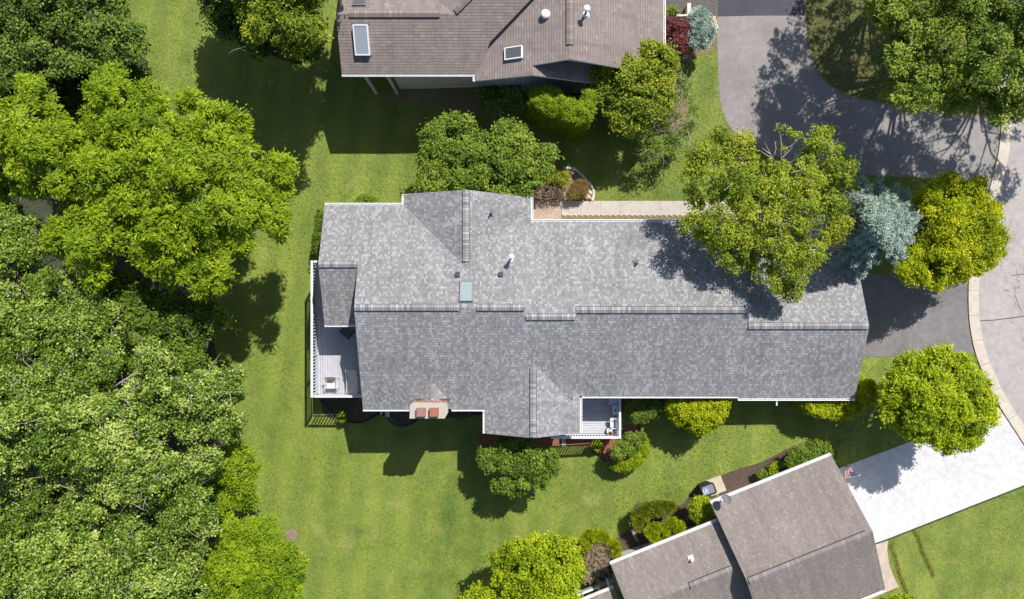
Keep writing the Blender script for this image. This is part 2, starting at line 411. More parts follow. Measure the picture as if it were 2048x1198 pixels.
    def build(s, name, mats, parent=None, smooth=False):
        if not isinstance(mats, (list, tuple)): mats = [mats]
        if DRAPE:
            import bmesh
            if max(p[0] for p in s.v) - min(p[0] for p in s.v) > 1.5:
                bm = bmesh.new(); vs = [bm.verts.new(p) for p in s.v]
                for f, m_ in zip(s.f, s.mi):
                    try: bm.faces.new([vs[i] for i in f]).material_index = m_
                    except ValueError: pass
                for x in KX: bmesh.ops.bisect_plane(bm, geom=bm.verts[:]+bm.edges[:]+bm.faces[:], plane_co=(x,0,0), plane_no=(1,0,0))
                bm.verts.index_update(); s.v = [tuple(v.co) for v in bm.verts]; s.f = [tuple(v.index for v in f.verts) for f in bm.faces]
                s.mi = [f.material_index for f in bm.faces]; s.uv = [None]*len(s.f); bm.free()
            s.v = [(x, y, z + gz(x)) for x, y, z in s.v]
        if parent is not None: o0 = root_of(parent)
        else:
            a = np.array(s.v); o0 = Vector(((a[:,0].min()+a[:,0].max())/2, (a[:,1].min()+a[:,1].max())/2, a[:,2].min()))
        me = bpy.data.meshes.new(name)
        me.from_pydata([(x-o0.x, y-o0.y, z-o0.z) for x,y,z in s.v], [], s.f)
        for m in mats: me.materials.append(M[m] if isinstance(m, str) else m)
        me.polygons.foreach_set('material_index', s.mi)
        if any(u is not None for u in s.uv):
            l = me.uv_layers.new(name='UVMap'); k = 0; flat = []
            for f, u in zip(s.f, s.uv):
                for j in range(len(f)): flat += list(u[j]) if u else [0.0, 0.0]
            l.data.foreach_set('uv', flat)
        if smooth: me.polygons.foreach_set('use_smooth', [True]*len(s.f))
        me.update()
        o = bpy.data.objects.new(name, me); COL.objects.link(o)
        if parent is not None: o.parent = parent
        else: o.location = o0
        return o

def poly_px(pts, z=0.0): return [P(x, y, z)[:2] for x, y in pts]
def smooth_poly(pts, n=6):
    """closed Catmull-Rom through pts"""
    out = []; m = len(pts)
    for i in range(m):
        p0, p1, p2, p3 = (np.array(pts[(i+k-1) % m], float) for k in range(4))
        for t in np.linspace(0, 1, n, endpoint=False):
            out.append(tuple(.5*((2*p1)+(-p0+p2)*t+(2*p0-5*p1+4*p2-p3)*t*t+(-p0+3*p1-3*p2+p3)*t**3)))
    return out
def smooth_line(pts, n=6):
    q = [pts[0]] + list(pts) + [pts[-1]]; out = []
    for i in range(1, len(q)-2):
        p0, p1, p2, p3 = (np.array(q[i+k-1], float) for k in range(4))
        for t in np.linspace(0, 1, n, endpoint=False):
            out.append(tuple(.5*((2*p1)+(-p0+p2)*t+(2*p0-5*p1+4*p2-p3)*t*t+(-p0+3*p1-3*p2+p3)*t**3)))
    out.append(tuple(pts[-1])); return out
def ribbon(pts, wdt):
    """polygon of a band of constant width round a polyline"""
    l, r = [], []
    for i, p in enumerate(pts):
        a = np.array(pts[max(i-1,0)]); b = np.array(pts[min(i+1,len(pts)-1)]); d = b-a; d = d/np.linalg.norm(d)
        n_ = np.array((-d[1], d[0]))*wdt/2; p = np.array(p); l.append(tuple(p+n_)); r.append(tuple(p-n_))
    return l, r
def band(g, pts, wdt, z0, z1, mi=0):
    l, r = ribbon(pts, wdt)
    for i in range(len(pts)-1):
        vs = [(*l[i],z0),(*l[i+1],z0),(*r[i+1],z0),(*r[i],z0),(*l[i],z1),(*l[i+1],z1),(*r[i+1],z1),(*r[i],z1)]
        fs = [(7,6,5,4),(0,1,5,4),(2,3,7,6)]
        if i == 0: fs.append((3,0,4,7))
        if i == len(pts)-2: fs.append((1,2,6,5))
        g.add(vs, fs, mi)
    return g

# ------------------------------------------------------------------ the setting
g = G()
nx = 60
g.add([(-260,-260,0),(260,-260,0),(260,260,0),(-260,260,0)], [(0,1,2,3)])
tag(g.build('ground', 'grass'), kind='structure')

def sheet(name, pts, lvl, mat, z=None):
    zt = .004*lvl if z is None else z
    g = G(); g.prism(pts, -.05, zt); o = g.build(name, mat); return tag(o, kind='structure')

# woodland soil on the left
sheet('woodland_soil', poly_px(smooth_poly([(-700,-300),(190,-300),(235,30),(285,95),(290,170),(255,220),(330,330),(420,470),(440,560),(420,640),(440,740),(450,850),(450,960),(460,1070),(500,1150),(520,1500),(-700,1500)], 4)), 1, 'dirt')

# road, kerb
road_l = smooth_line([(1925,-420),(1948,-120),(1968,40),(1990,150),(2001,235),(1996,300),(1984,355),(1966,420),(1948,490),(1937,550),(1935,600),(1938,650),(1948,700),(1966,748),(1992,800),(2030,860),(2090,950),(2200,1100)], 5)
rw = [P(x+11, y)[:2] for x, y in road_l]
kl, kr = ribbon(rw, .60)
rr = poly_px([(2700,1500),(3400,900),(3400,-420)])
sheet('road', [tuple(p) for p in rw] + rr, 1, 'road')
g = G(); band(g, [tuple(p) for p in rw], .60, -.05, .07); tag(g.build('kerb', 'kerb'), kind='structure')
g = G(); band(g, [tuple(p) for p in kr], .05, -.02, .012); tag(g.build('gutter_seam', 'asph_new'), kind='structure')
# yellow stain line of old paint is left to the kerb's colour

# driveways
ne = [(1434,-300),(1434,40),(1437,150),(1440,200),(1449,232),(1468,262),(1510,292),(1580,322),(1700,345),(1770,352),(1850,356),(1920,368),(1968,388)]
ne_r = [(1996,250),(1990,238),(1900,222),(1800,212),(1740,202),(1700,192),(1662,172),(1636,145),(1619,105),(1611,60),(1609,0),(1609,-300)]
nel = smooth_line(ne, 4); ner = smooth_line(ne_r, 4)
sheet('north_driveway', poly_px(nel + [(1990,375),(2003,300),(2006,252)] + ner), 2, 'asph')
sheet('north_driveway_apron', poly_px([(1434.5,-300),(1434.5,33),(1609.5,31),(1608.5,-300)]), 3, 'asph_new')
g = G(); band(g, [P(x-2,y)[:2] for x,y in nel[16:]], .10, -.02, .02); band(g, [P(x+1,y)[:2] for x,y in ner], .09, -.02, .02)
tag(g.build('driveway_edging', 'dry'), kind='structure')
sheet('main_driveway', poly_px([(1700,500),(1715,548),(1925,548),(1937,560),(1934,600),(1938,650),(1949,705),(1700,717)]), 2, 'asph_mid')
sheet('white_driveway', poly_px([(1640,958),(1678,937),(1818,884),(1962,829),(1996,815),(2048,884),(2085,955),(2048,970),(1776,1077),(1700,1105)]), 3, 'drive_white')
g = G(); band(g, poly_px([(1740,1091),(1776,1079),(2048,972),(2100,950)]), .09, -.02, .02)
tag(g.build('drive_edge_seam', 'dirt'), kind='structure')
g = G()
for a, b in (((1758,909),(1838,1052)), ((1858,869.5),(1937,1013)), ((1945,836),(2020,981))):
    band(g, poly_px([a, b]), .02, -.02, .0135)
tag(g.build('drive_joint', 'kerb'), kind='structure')
sheet('grass_island', poly_px(ner[:-1] + [(1612,-300),(1940,-300),(1950,-120),(1965,30),(1985,140),(1994,220)]), 1, 'thin_shaded_turf')
g = G()
for a, b, w_ in (((1951,642),(1990,640),.05),((1990,640),(2060,631),.05),((2024,551),(2060,546),.04),((1962,690),(1972,722),.10),((1972,722),(1988,748),.08),((2030,590),(2041,620),.03)):
    band(g, [P(*a)[:2], P(*b)[:2]], w_, -.02, .0075)
tag(g.build('road_crack', 'asph_new'), kind='structure')
g = G()
for i in range(3, len(rw)-2, 5):
    p, q = np.array(kl[i]), np.array(kr[i]); band(g, [tuple(p), tuple(q)], .022, -.02, .0735)
tag(g.build('kerb_joint', 'asph_mid'), kind='structure')
# north front walk
g = G()
xs = [1123,1161,1201,1241,1280,1320,1360,1400,1440,1480]
for a, b in zip(xs[:-1], xs[1:]):
    q = poly_px([(a+.15,402),(b-.15,402),(b-.15,430.5),(a+.15,430.5)]); g.prism(q, -.05, .03)
q = poly_px([(1480,402),(1640,402),(1640,500),(1600,500),(1600,431),(1480,431)]); g.prism(q, -.05, .03)
tag(g.build('front_path', 'walk'), kind='structure')
sheet('paver_landing', poly_px([(1056,400),(1122.4,400),(1122.4,450),(1056,450)]), 6, 'pavers')
sheet('path_bed', poly_px([(1123,431),(1600,431),(1600,452),(1123,452)]), 2, 'dry')
sheet('tree_bed', poly_px(smooth_poly([(1620,432),(1740,432),(1745,470),(1735,545),(1640,545),(1610,500)], 4)), 3, 'pavers_pink')
# SE side walk and the cobbled yard to the north-east
sheet('side_path', poly_px([(1700,1100),(1752,1087),(1776,1078),(1774,1100),(1778,1128),(1787,1152),(1797,1173),(1740,1198),(1700,1230)]), 4, 'pavers_pink')
sheet('cobbled_yard', poly_px([(1300,-200),(1433,-200),(1433,36),(1300,36)]), 2, 'pavers_dark')
# planting beds
sheet('mulch_bed', poly_px(smooth_poly([(1442,958),(1470,940),(1520,925),(1570,900),(1600,888),(1640,886),(1662,895),(1676,925),(1672,945),(1560,990),(1450,1010)], 5)), 1, 'mulch')
sheet('red_mulch_bed', poly_px(smooth_poly([(1235,790),(1240,845),(1262,848),(1278,850),(1288,872),(1290,900),(1260,925),(1225,920),(1205,918),(1188,905),(1150,890),(1040,895),(960,898),(962,850),(1000,790)], 4)), 1, 'mulch_red')
sheet('shrub_bed', poly_px(smooth_poly([(1235,1075),(1268,1045),(1268,1010),(1300,1005),(1360,1010),(1385,980),(1400,975),(1440,1000),(1450,1060),(1300,1120),(1240,1150),(1170,1170),(1150,1120)], 4)), 1, 'mulch')
sheet('rockery_bed', poly_px(smooth_poly([(1065,400),(1070,360),(1095,340),(1120,335),(1142,336),(1160,346),(1180,368),(1186,400),(1130,402)], 5)), 1, 'dry')
sheet('north_wall_bed', poly_px(smooth_poly([(780,180),(950,172),(1200,170),(1330,120),(1400,90),(1432,36),(1434,60),(1430,100),(1390,115),(1360,150),(1380,230),(1380,270),(1300,255),(1230,240),(1180,245),(1080,230),(960,230),(870,215),(790,205)], 5)), 1, 'dry')
sheet('foundation_bed', poly_px(smooth_poly([(640,800),(650,830),(680,842),(705,846),(740,840),(760,828),(775,832),(800,850),(830,846),(850,836),(960,830),(960,780),(640,780)], 4)), 1, 'mulch')
sheet('worn_patch', poly_px(smooth_poly([(572,1070),(576,1060),(584,1057),(592,1060),(596,1069),(592,1078),(584,1082),(575,1079)], 3)), 1, 'dry')
sheet('sod_patch', poly_px([(1783,1088),(1828,1062),(1850,1120),(1880,1192),(1830,1230),(1810,1170)]), 1, 'grass')

# ------------------------------------------------------------------ building helpers
REL = DRAPE = False
def gutter(_, a, b, out, drop=.0, wd=.12, h=.11):
    """open trough along an eave from a to b; out = horizontal unit vector away from the roof"""
    a, b = Vector(a), Vector(b); o = Vector(out)
    z = Vector((0,0,1)); g = G()
    def bar(o0, o1, z0, z1):
        vs = [tuple(p + o*oo + z*zz) for p in (a,b) for oo, zz in ((o0,z0),(o1,z0),(o1,z1),(o0,z1))]
        g.add(vs, [(0,1,5,4),(1,2,6,5),(2,3,7,6),(3,0,4,7),(0,3,2,1),(4,5,6,7)])
    bar(.002, .016, -.15, -.03); bar(.016, wd, -.15, -.135); bar(wd-.028, wd, -.135, -.02)
    L = (b-a).length; n = max(2, int(L/.75)); d = (b-a)/L
    for i in range(n+1):                       # hangers and end caps
        p = a + d*(L*i/n); t = .02 if 0 < i < n else .03
        q = p - d*t/2 if 0 < i < n else (p if i == 0 else p - d*t)
        vs = [tuple(q + d*dd + o*oo + z*zz) for dd in (0,t) for oo, zz in ((.018,(-.13 if i in (0,n) else -.045)),(wd-.03,(-.13 if i in (0,n) else -.045)),(wd-.03,-.03),(.018,-.03))]
        g.add(vs, [(0,1,5,4),(1,2,6,5),(2,3,7,6),(3,0,4,7),(0,3,2,1),(4,5,6,7)])
    g.build('gutter', 'white', _)

def window(parent, T, face, a0, a1, z0, z1, off):
    """window on a wall: face 'x' or 'y' plane at off (local), spanning a0..a1"""
    f = G(); f.T = T; p = G(); p.T = T
    s = 1
    o0, o1 = off
    if face == 'y':
        for A in ((a0-.08,a0,z0,z1),(a1,a1+.08,z0,z1),(a0-.08,a1+.08,z1,z1+.08),(a0-.1,a1+.1,z0-.08,z0),((a0+a1)/2-.02,(a0+a1)/2+.02,z0,z1)):
            f.box(A[0],A[1],min(o0,o1),max(o0,o1),A[2],A[3])
        m = (o0+o1)/2; p.box(a0,a1,min(o0,m),max(o0,m),z0,z1)
    else:
        for A in ((a0-.08,a0,z0,z1),(a1,a1+.08,z0,z1),(a0-.08,a1+.08,z1,z1+.08),(a0-.1,a1+.1,z0-.08,z0),((a0+a1)/2-.02,(a0+a1)/2+.02,z0,z1)):
            f.box(min(o0,o1),max(o0,o1),A[0],A[1],A[2],A[3])
        m = (o0+o1)/2; p.box(min(o0,m),max(o0,m),a0,a1,z0,z1)
    fr = f.build('window', 'white', parent)
    p.build('pane', 'window', fr)

def gable_wall(g, pts5, d0, d1, axis, mi=0):
    """wall block: pentagon section extruded from d0 to d1. axis = ridge direction"""
    n = len(pts5)
    if axis == 'x': vs = [(d, b, z) for d in (d0,d1) for b, z in pts5]
    else: vs = [(b, d, z) for d in (d0,d1) for b, z in pts5]
    fs = [tuple(range(n)), tuple(range(2*n-1,n-1,-1))] + [(i,n+i,n+(i+1)%n,(i+1)%n) for i in range(n)]
    g.add(vs, fs, mi)

def skylight(parent, T, cx, cy, sx, sy, ang_axis, slope, z, frame, glass, lift=.14, fw=.05):
    """skylight on a plane through (cx,cy,z) with rise = slope along axis vector ang_axis"""
    ax = Vector((*ang_axis, slope)).normalized(); ux = Vector((ang_axis[1], -ang_axis[0], 0)); nn = ux.cross(ax)
    if nn.z < 0: nn = -nn
    c = Vector((cx, cy, z))
    q = lambda a, b, h: tuple(c + ux*a + ax*b + nn*h)
    def bx(g, a0,a1,b0,b1,h0,h1):
        vs = [q(a,b,h) for h in (h0,h1) for a,b in ((a0,b0),(a1,b0),(a1,b1),(a0,b1))]
        g.add(vs, [(3,2,1,0),(4,5,6,7),(0,1,5,4),(1,2,6,5),(2,3,7,6),(3,0,4,7)])
    k = G(); a, b = sx/2, sy/2
    bx(k,-a,a,-b,-b+fw,-.05,lift); bx(k,-a,a,b-fw,b,-.05,lift); bx(k,-a,-a+fw,-b+fw,b-fw,-.05,lift); bx(k,a-fw,a,-b+fw,b-fw,-.05,lift)
    fo = k.build('skylight', frame, parent)
    p = G(); bx(p,-a+fw,a-fw,-b+fw,b-fw,0,lift-.02); p.build('glass', glass, fo)
    for b0, b1 in ((-b-.07,-b),(b,b+.07)):
        fl = G(); bx(fl,-a-.09,a+.09,b0,b1,-.02,.015); fl.build('flashing', 'flash', fo)
    return fo

def downspout(parent, pts):
    g = G()
    for a, b in zip(pts[:-1], pts[1:]): g.tube([a, b], .045, 6)
    return g.build('downspout', 'white', parent)

# ------------------------------------------------------------------ main house
SL = .38
MH = thing('main_house', (2, -.5, 0), 'long grey-shingled house with a twin-flue chimney in the middle of the lawn', 'house')
R = G()
zA = lambda y: 4.5 + (y + 6.02) * SL            # south plane of the west block
zAn = lambda y: 4.5 + (5.19 - y) * SL           # north plane of the west block
zD = lambda y: 4.5 + (y + 5.30) * SL
zDn = lambda y: 4.47 + (4.29 - y) * SL
zEs = lambda y: 4.4468 + (y + 5.44) * SL
yA = (5.19 - 6.02) / 2; yD = (4.47 - 4.5 + SL*(4.29 - 5.30)) / (2*SL)
yC = (4.47 - 4.5 + SL*(4.29 - 6.02)) / (2*SL); yE = -1.40
XL, XH, X1, X2, X3, X4 = -8.19, -10.29, .68, 3.34, 12.43, 18.86
# west block
R.slab([(XL,-6.02,4.5),(X2,-6.02,4.5),(X2,yC,zA(yC)),(X1,yC,zA(yC)),(X1,yA,zA(yA)),(XL,yA,zA(yA))])
R.slab([(XL,yA,zAn(yA)),(X1,yA,zAn(yA)),(X1,5.19,4.5),(XH,5.19,4.5),(XH,1.87,zAn(1.87)),(XL,1.87,zAn(1.87))])
R.slab([(XH,1.87,zAn(1.87)),(XL-.0,1.87,zAn(1.87)),(XL,-1.38,zAn(1.87)-SL*3.25),(XH,-1.38,zAn(1.87)-SL*3.25)])
# short link, long block
R.slab([(X1,4.29,4.47),(X1,yC,zDn(yC)),(X2,yC,zDn(yC)),(X2,yD,zDn(yD)),(X3,yD,zDn(yD)),(X3,4.29,4.47)])
R.slab([(X2,-5.30,4.5),(X3,-5.30,4.5),(X3,yD,zD(yD)),(X2,yD,zD(yD))])
# garage block
R.slab([(X3,-5.44,zEs(-5.44)),(X4,-5.44,zEs(-5.44)),(X4,yE,zEs(yE)),(X3,yE,zEs(yE))])
R.slab([(X3,yE,zEs(yE)),(X4,yE,zEs(yE)),(X4,2.64,zEs(yE)-4.04*SL),(X3,2.64,zEs(yE)-4.04*SL)])
# north cross gable
xB = -2.445; zB = 4.5 + 3.49*SL
R.slab([(xB-3.49,5.80,4.5),(xB,5.82,zB),(xB,1.5,zB),(xB-.4,1.5,zB-.4*SL),(xB-3.49,4.9,4.5)])
R.slab([(xB+3.49,5.62,4.5),(xB,5.82,zB),(xB,1.5,zB),(xB+.4,1.5,zB-.4*SL),(xB+3.49,4.2,4.5)])
# south cross gable
xF = 1.13; zF = 4.5 + 2.61*SL
R.slab([(xF-2.61,-7.36,4.5),(xF,-7.42,zF),(xF,-3.2,zF),(xF-.3,-3.2,zF-.3*SL),(xF-2.61,-5.7,4.5)])
R.slab([(xF+2.61,-7.32,4.5),(xF,-7.42,zF),(xF,-3.2,zF),(xF+.3,-3.2,zF-.3*SL),(xF+2.61,-5.0,4.5)])
# saddle behind the chimney
xc = -4.37
R.slab([(xc,-4.45,zA(-4.45)+.01),(xc,-5.6,zA(-4.45)+.01),(xc+1.02,-5.6,zA(-5.6)+.03)],.05)
R.slab([(xc,-4.45,zA(-4.45)+.01),(xc,-5.6,zA(-4.45)+.01),(xc-1.02,-5.6,zA(-5.6)+.03)],.05)
roof = R.build('roof', ['grey_roof', 'fascia'], MH)
C = G()
def ridge_x(g, x0, x1, y, z, s=SL): g.cap((x0,y,z),(x1,y,z),.33,s)
ridge_x(C, XL+.03, -2.75, yA, zA(yA)); ridge_x(C, -1.82, .60, yA, zA(yA))
ridge_x(C, X1+.05, X2-.05, yC, zA(yC)); ridge_x(C, X2+.02, X3-.05, yD, zD(yD)); ridge_x(C, X3+.05, X4-.06, yE, zEs(yE))
ridge_x(C, XH+.06, XL-.04, 1.87, zAn(1.87))
C.cap((xB,5.72,zB),(xB,2.02,zB)); C.cap((xF,-7.36,zF),(xF,-3.75,zF))
C.build('ridge_vent', ['grey_cap', 'slot'], MH)
W = G(); o = .45
def sect(y0, z0, yr, zr, y1, z1, s=SL, drop=.16):
    return [(y0+o, 0), (y1-o, 0), (y1-o, z1+o*s-drop), (yr, zr-drop), (y0+o, z0+o*s-drop)]
gable_wall(W, sect(-6.02,4.5,yA,zA(yA),5.19,4.5), XL+.3, X1-.05, 'x')
gable_wall(W, sect(-6.02+.72,4.5+.27,yC,zA(yC),4.29,4.47), X1-.05, X2, 'x')
gable_wall(W, [(1.0,0),(4.74,0),(4.74,4.5),(1.87,5.5),(1.0,5.2)], XH+.3, XL+.3, 'x')
gable_wall(W, sect(-5.30,4.5,yD,zD(yD),4.29,4.47), X2, X3-.02, 'x')
gable_wall(W, sect(-5.44,4.5,yE,zEs(yE),2.64,4.5), X3-.02, X4-.25, 'x')
gable_wall(W, [(xB-3.04,0),(xB+3.04,0),(xB+3.04,4.5+.17-.16),(xB,zB-.16),(xB-3.04,4.5+.17-.16)], 2.5, 5.45, 'y')
gable_wall(W, [(xF-2.16,0),(xF+2.16,0),(xF+2.16,4.5+.17-.16),(xF,zF-.16),(xF-2.16,4.5+.17-.16)], -7.0, -3, 'y')
W.build('wall', 'siding', MH)
K = MH
gutter(K, (XH,5.19,4.5),(xB-3.49,5.19,4.5),(0,1,0)); gutter(K, (xB-3.49,5.19,4.5),(xB-3.49,5.80,4.5),(-1,0,0))
gutter(K, (xB+3.49,4.45,4.5),(xB+3.49,5.62,4.5),(1,0,0)); gutter(K, (.95,4.29,4.47),(X3,4.29,4.47),(0,1,0))
gutter(K, (X3,2.64,4.5),(X4,2.64,4.5),(0,1,0))
gutter(K, (XL,-6.02,4.5),(-5.42,-6.02,4.5),(0,-1,0)); gutter(K, (-3.32,-6.02,4.5),(-1.48,-6.02,4.5),(0,-1,0))
gutter(K, (-1.48,-6.14,4.5),(-1.48,-7.36,4.5),(-1,0,0)); gutter(K, (xF+2.61,-5.43,4.5),(xF+2.61,-7.30,4.5),(1,0,0))
gutter(K, (xF+2.61+.12,-5.30,4.5),(X3,-5.30,4.5),(0,-1,0)); gutter(K, (X3,-5.44,4.5),(X4,-5.44,4.5),(0,-1,0))
gutter(K, (XH,-1.38,zAn(1.87)-SL*3.25),(XL,-1.38,zAn(1.87)-SL*3.25),(0,-1,0))
def P3(px, py, z): return P(px, py, z)
# downspouts at the corners
downspout(MH, [(-7.6,-6.1,4.36),(-7.6,-5.6,4.0),(-7.6,-5.6,.15),P3(762,829,.1)])
downspout(MH, [(3.2,-7.0,4.36),(3.2,-7.1,4.0),(3.2,-7.1,1.25),(3.16,-8.4,1.1)])
downspout(MH, [(9.1,-5.4,4.36),(9.1,-4.9,4.0),(9.1,-4.9,1.95),(9.35,-6.4,1.8)])
downspout(MH, [(14.6,-5.55,4.36),(14.6,-5.85,4.33)])
# chimney
Ch = G()
x0, y0 = P3(819,837,6.2)[:2]; x1, y1 = P3(894,806,6.2)[:2]
crown = [(x0,y0),(x1-.12,y0),(x1+.06,y0+.33),(x1,y1),(x0+.18,y1+.02),(x0+.03,y1-.09)]
cg = G(); cg.prism([(x0+.07,y0+.07),(x1-.14,y0+.07),(x1-.06,y1-.06),(x0+.09,y1-.06)], 0, 6.08)
ch = cg.build('chimney', 'brick', MH)
cc = G(); cc.prism(crown, 6.08, 6.2); cc.build('chimney_crown', 'conc_cap', ch)
for i, (fx, fm) in enumerate((((832.5,850.5),'flue2'), ((858.5,876.5),'flue'))):
    f = G(); a = P3(fx[0],834,6.48); b = P3(fx[1],817,6.48)
    f.box(a[0],b[0],a[1],b[1],6.2,6.45)
    f.box(a[0]+.02,b[0]-.02,a[1]+.02,b[1]-.02,6.45,6.48)
    tag(f.build('flue', fm, ch), label='weathered mauve clay flue' if i == 0 else 'orange clay flue')
G().box(x0+.15,x1+.04,y1+.0,y1+.05,zA(y1)-.1,zA(y1)+.22).build('flashing', 'flash', ch)
# skylight, vents
sx, sy, sz = (932.5-1024), (599-583.5), 6.35
c = P3(932.5, 583.5, 6.45); skylight(MH, None, c[0], c[1], .70, 1.15, (0,-1), SL, zAn(c[1]), 'flash', 'glass_teal')
def pipe_vent(px, py, z, r, h, mat, hat=True, tilt=0, name='vent_pipe'):
    g = G(); x, y, _ = P3(px, py, z)
    zb = 0
    g.lathe((x,y,z-h-.15), [(r,0),(r,h+.15)], 16)
    if hat:
        g.lathe((x,y,z), [(r*.9,-.02),(r*1.9,.0),(r*1.9,.03),(r*1.4,.08),(r*.5,.11)], 18)
        g.lathe((x,y,z-.14), [(r*1.6,.0),(r*1.6,.03)], 16)
    o = g.build(name, mat, MH); return o
v1 = pipe_vent(1023, 513, 6.5, .075, .75, 'white'); 
fg = G(); fg.lathe((*P3(1021.5,519,5.9)[:2], zDn(P3(1022,519,5.9)[1])-.05+.35), [(.22,-.1),(.12,.12)], 14); fg.build('flashing_cone', 'white', v1)
for (px, py) in ((914.5,548),(1001.5,547.5)):       # two box vents
    g = G(); x, y, _ = P3(px, py, 6.3); z = zAn(y)
    g.obox((x,y,z-.03), .22, .22, .16, 0, 0, -math.atan(SL)*0); g.obox((x,y-.0,z+.12), .24, .24, .04, 0)
    g.build('box_vent', 'pipe_dark', MH)
for (px, py, zf) in ((982.5,429,5.0),(1275,526,5.75)):
    g = G(); x, y, _ = P3(px, py, zf)
    zz = (zB - abs(x-xB)*SL) if px < 1100 else zDn(y)
    g.lathe((x,y,zz-.1), [(.05,0),(.05,.42)], 10); g.build('vent_pipe', 'pipe_dark', MH)
    g = G(); g.obox((x-.02,y+.04,zz+.0), .30, .34, .03, 0); g.lathe((x,y,zz+.02), [(.13,0),(.07,.1)], 12)
    g.build('vent_boot', 'flash', MH)
# windows and doors on walls that side views can reach
for a0,a1,z0,z1 in ((-7.2,-5.9,2.5,3.9),(-3.0,-1.9,2.5,3.8)): window(MH, None, 'y', a0,a1,z0,z1, (-5.57,-5.61))
for a0,a1 in ((5.0,6.4),(7.6,9.2),(10.2,11.4)): window(MH, None, 'y', a0,a1,2.8,4.1, (-4.85,-4.90))
for a0,a1 in ((13.5,14.8),(16.5,17.6)): window(MH, None, 'y', a0,a1,3.0,4.1, (-4.99,-5.04))
window(MH, None, 'y', 0.3, 2.0, 2.2, 3.8, (-7.0,-7.05))
for a0,a1 in ((2.7,4.0),(5.0,7.0),(8.4,9.8)): window(MH, None, 'y', a0,a1,2.4,3.9, (3.84,3.89))
window(MH, None, 'y', -4.4,-2.8, 2.0, 3.8, (5.45,5.50))
window(MH, None, 'y', -9.6,-8.0, 2.2, 3.8, (4.74,4.79))
window(MH, None, 'x', -4.6,-2.4, 2.25, 4.2, (XL+.3,XL+.25)); window(MH, None, 'x', -1.0,.6, 2.25, 4.2, (XL+.3,XL+.25))
g = G(); g.box(X4-.25,X4-.19,-4.6,.9,2.12,4.3)
for k in range(4): g.box(X4-.19,X4-.165,-4.5,.8,2.2+k*.52,2.66+k*.52)
g.build('garage_door', 'white', MH)
g = G(); g.box(1.35,2.25,3.84,3.9,.9,3.0); dd = g.build('door', 'fascia', MH)
g = G(); g.lathe((1.45,3.93,1.95), [(.03,0),(.03,.04)], 8); g.build('handle', 'frame', dd)

# ------------------------------------------------------------------ decks
def railing(g, a, b, zt, zb, n_sp=.115, top=.12):
    """top rail, bottom rail and upright slats from a to b"""
    a, b = Vector((*a,0)), Vector((*b,0)); L = (b-a).length; d = (b-a)/L; ang = math.atan2(d.y, d.x)
    mid = (a+b)/2
    g.obox((mid.x,mid.y,zt-.04), L, top, .04, ang); g.obox((mid.x,mid.y,zt-.12), L, .04, .08, ang)
    g.obox((mid.x,mid.y,zb+.06), L, .04, .07, ang)
    n = int(L/n_sp)
    for i in range(1, n):
        p = a + d*(L*i/n); g.obox((p.x,p.y,zb+.1), .075, .03, zt-.22-zb, ang)
zf, zt = 2.12, 3.1
k = (H-zt)/F
dx0, dy1, dy0 = (623.5-1024)*k, (599-523)*k, (599-793)*k
dk = thing('deck', ((dx0+XL)/2, -1.7, 0), 'raised deck with slatted railing along the west end of the grey house', 'deck')
f = G(); f.box(dx0+.03, XL+.28, dy0+.03, dy1-.02, zf-.05, zf); f.build('deck_floor', 'deck_v', dk)
f = G(); f.box(dx0+.0, XL+.28, dy0+.0, dy1+.0, zf-.32, zf-.052); f.build('deck_frame', 'rail', dk)
for x in (dx0+.1, (dx0+XL)/2+.4):
    for y in (dy0+.1, -1.9, dy1-.1): G().box(x-.07,x+.07,y-.07,y+.07,0,zf-.322).build('deck_post', 'timber', dk)
f = G(); railing(f, (dx0,dy1+.06), (dx0,dy0-.06), zt, zf, .18, .13); f.build('railing', 'rail', dk)
f = G(); railing(f, (dx0+.12,dy0), (XL+.28,dy0), zt, zf, .18, .12); f.build('railing', 'rail', dk)
f = G(); railing(f, (dx0+.12,dy1), (XH+.28,dy1), zt, zf, .18, .12); f.build('railing', 'rail', dk)
for y in (dy0, -3.2, -.9, dy1): G().box(dx0-.05,dx0+.05,y-.05,y+.05,zf,zt-.13).build('railing_post', 'rail', dk)
for x in (XH+.25, -8.6): G().box(x-.07,x+.07,-1.3,-1.16,zf+.002,4.42).build('porch_post', 'rail', dk)

zf2, zt2 = 2.2, 3.15
k = (H-zt2)/F
ex1, ey0, ex0 = (1240-1024)*k, (599-875)*k, 3.34
d2 = thing('deck', ((ex1+ex0)/2, -6.4, 0), 'small square deck in the corner of the south gable of the grey house', 'deck')
f = G(); f.box(ex0, ex1-.03, ey0+.03, -4.86, zf2-.05, zf2); f.build('deck_floor', 'deck_h', d2)
f = G(); f.box(ex0, ex1, ey0, -4.86, zf2-.3, zf2-.052); f.build('deck_frame', 'rail', d2)
for x in (ex0+.5, ex1-.1): G().box(x-.06,x+.06,ey0+.05,ey0+.17,0,zf2-.302).build('deck_post', 'timber', d2)
f = G(); railing(f, (ex1,-4.9), (ex1,ey0-.06), zt2, zf2, .16, .12); f.build('railing', 'rail', d2)
f = G(); railing(f, (2.2,ey0), (ex1-.07,ey0), zt2, zf2, .16, .14); f.build('railing', 'rail', d2)
f = G(); f.box(ex0-.02,ex0+.05,-7.2,-5.0,zf2+.002,zf2+.12); f.build('edge_board', 'white', d2)

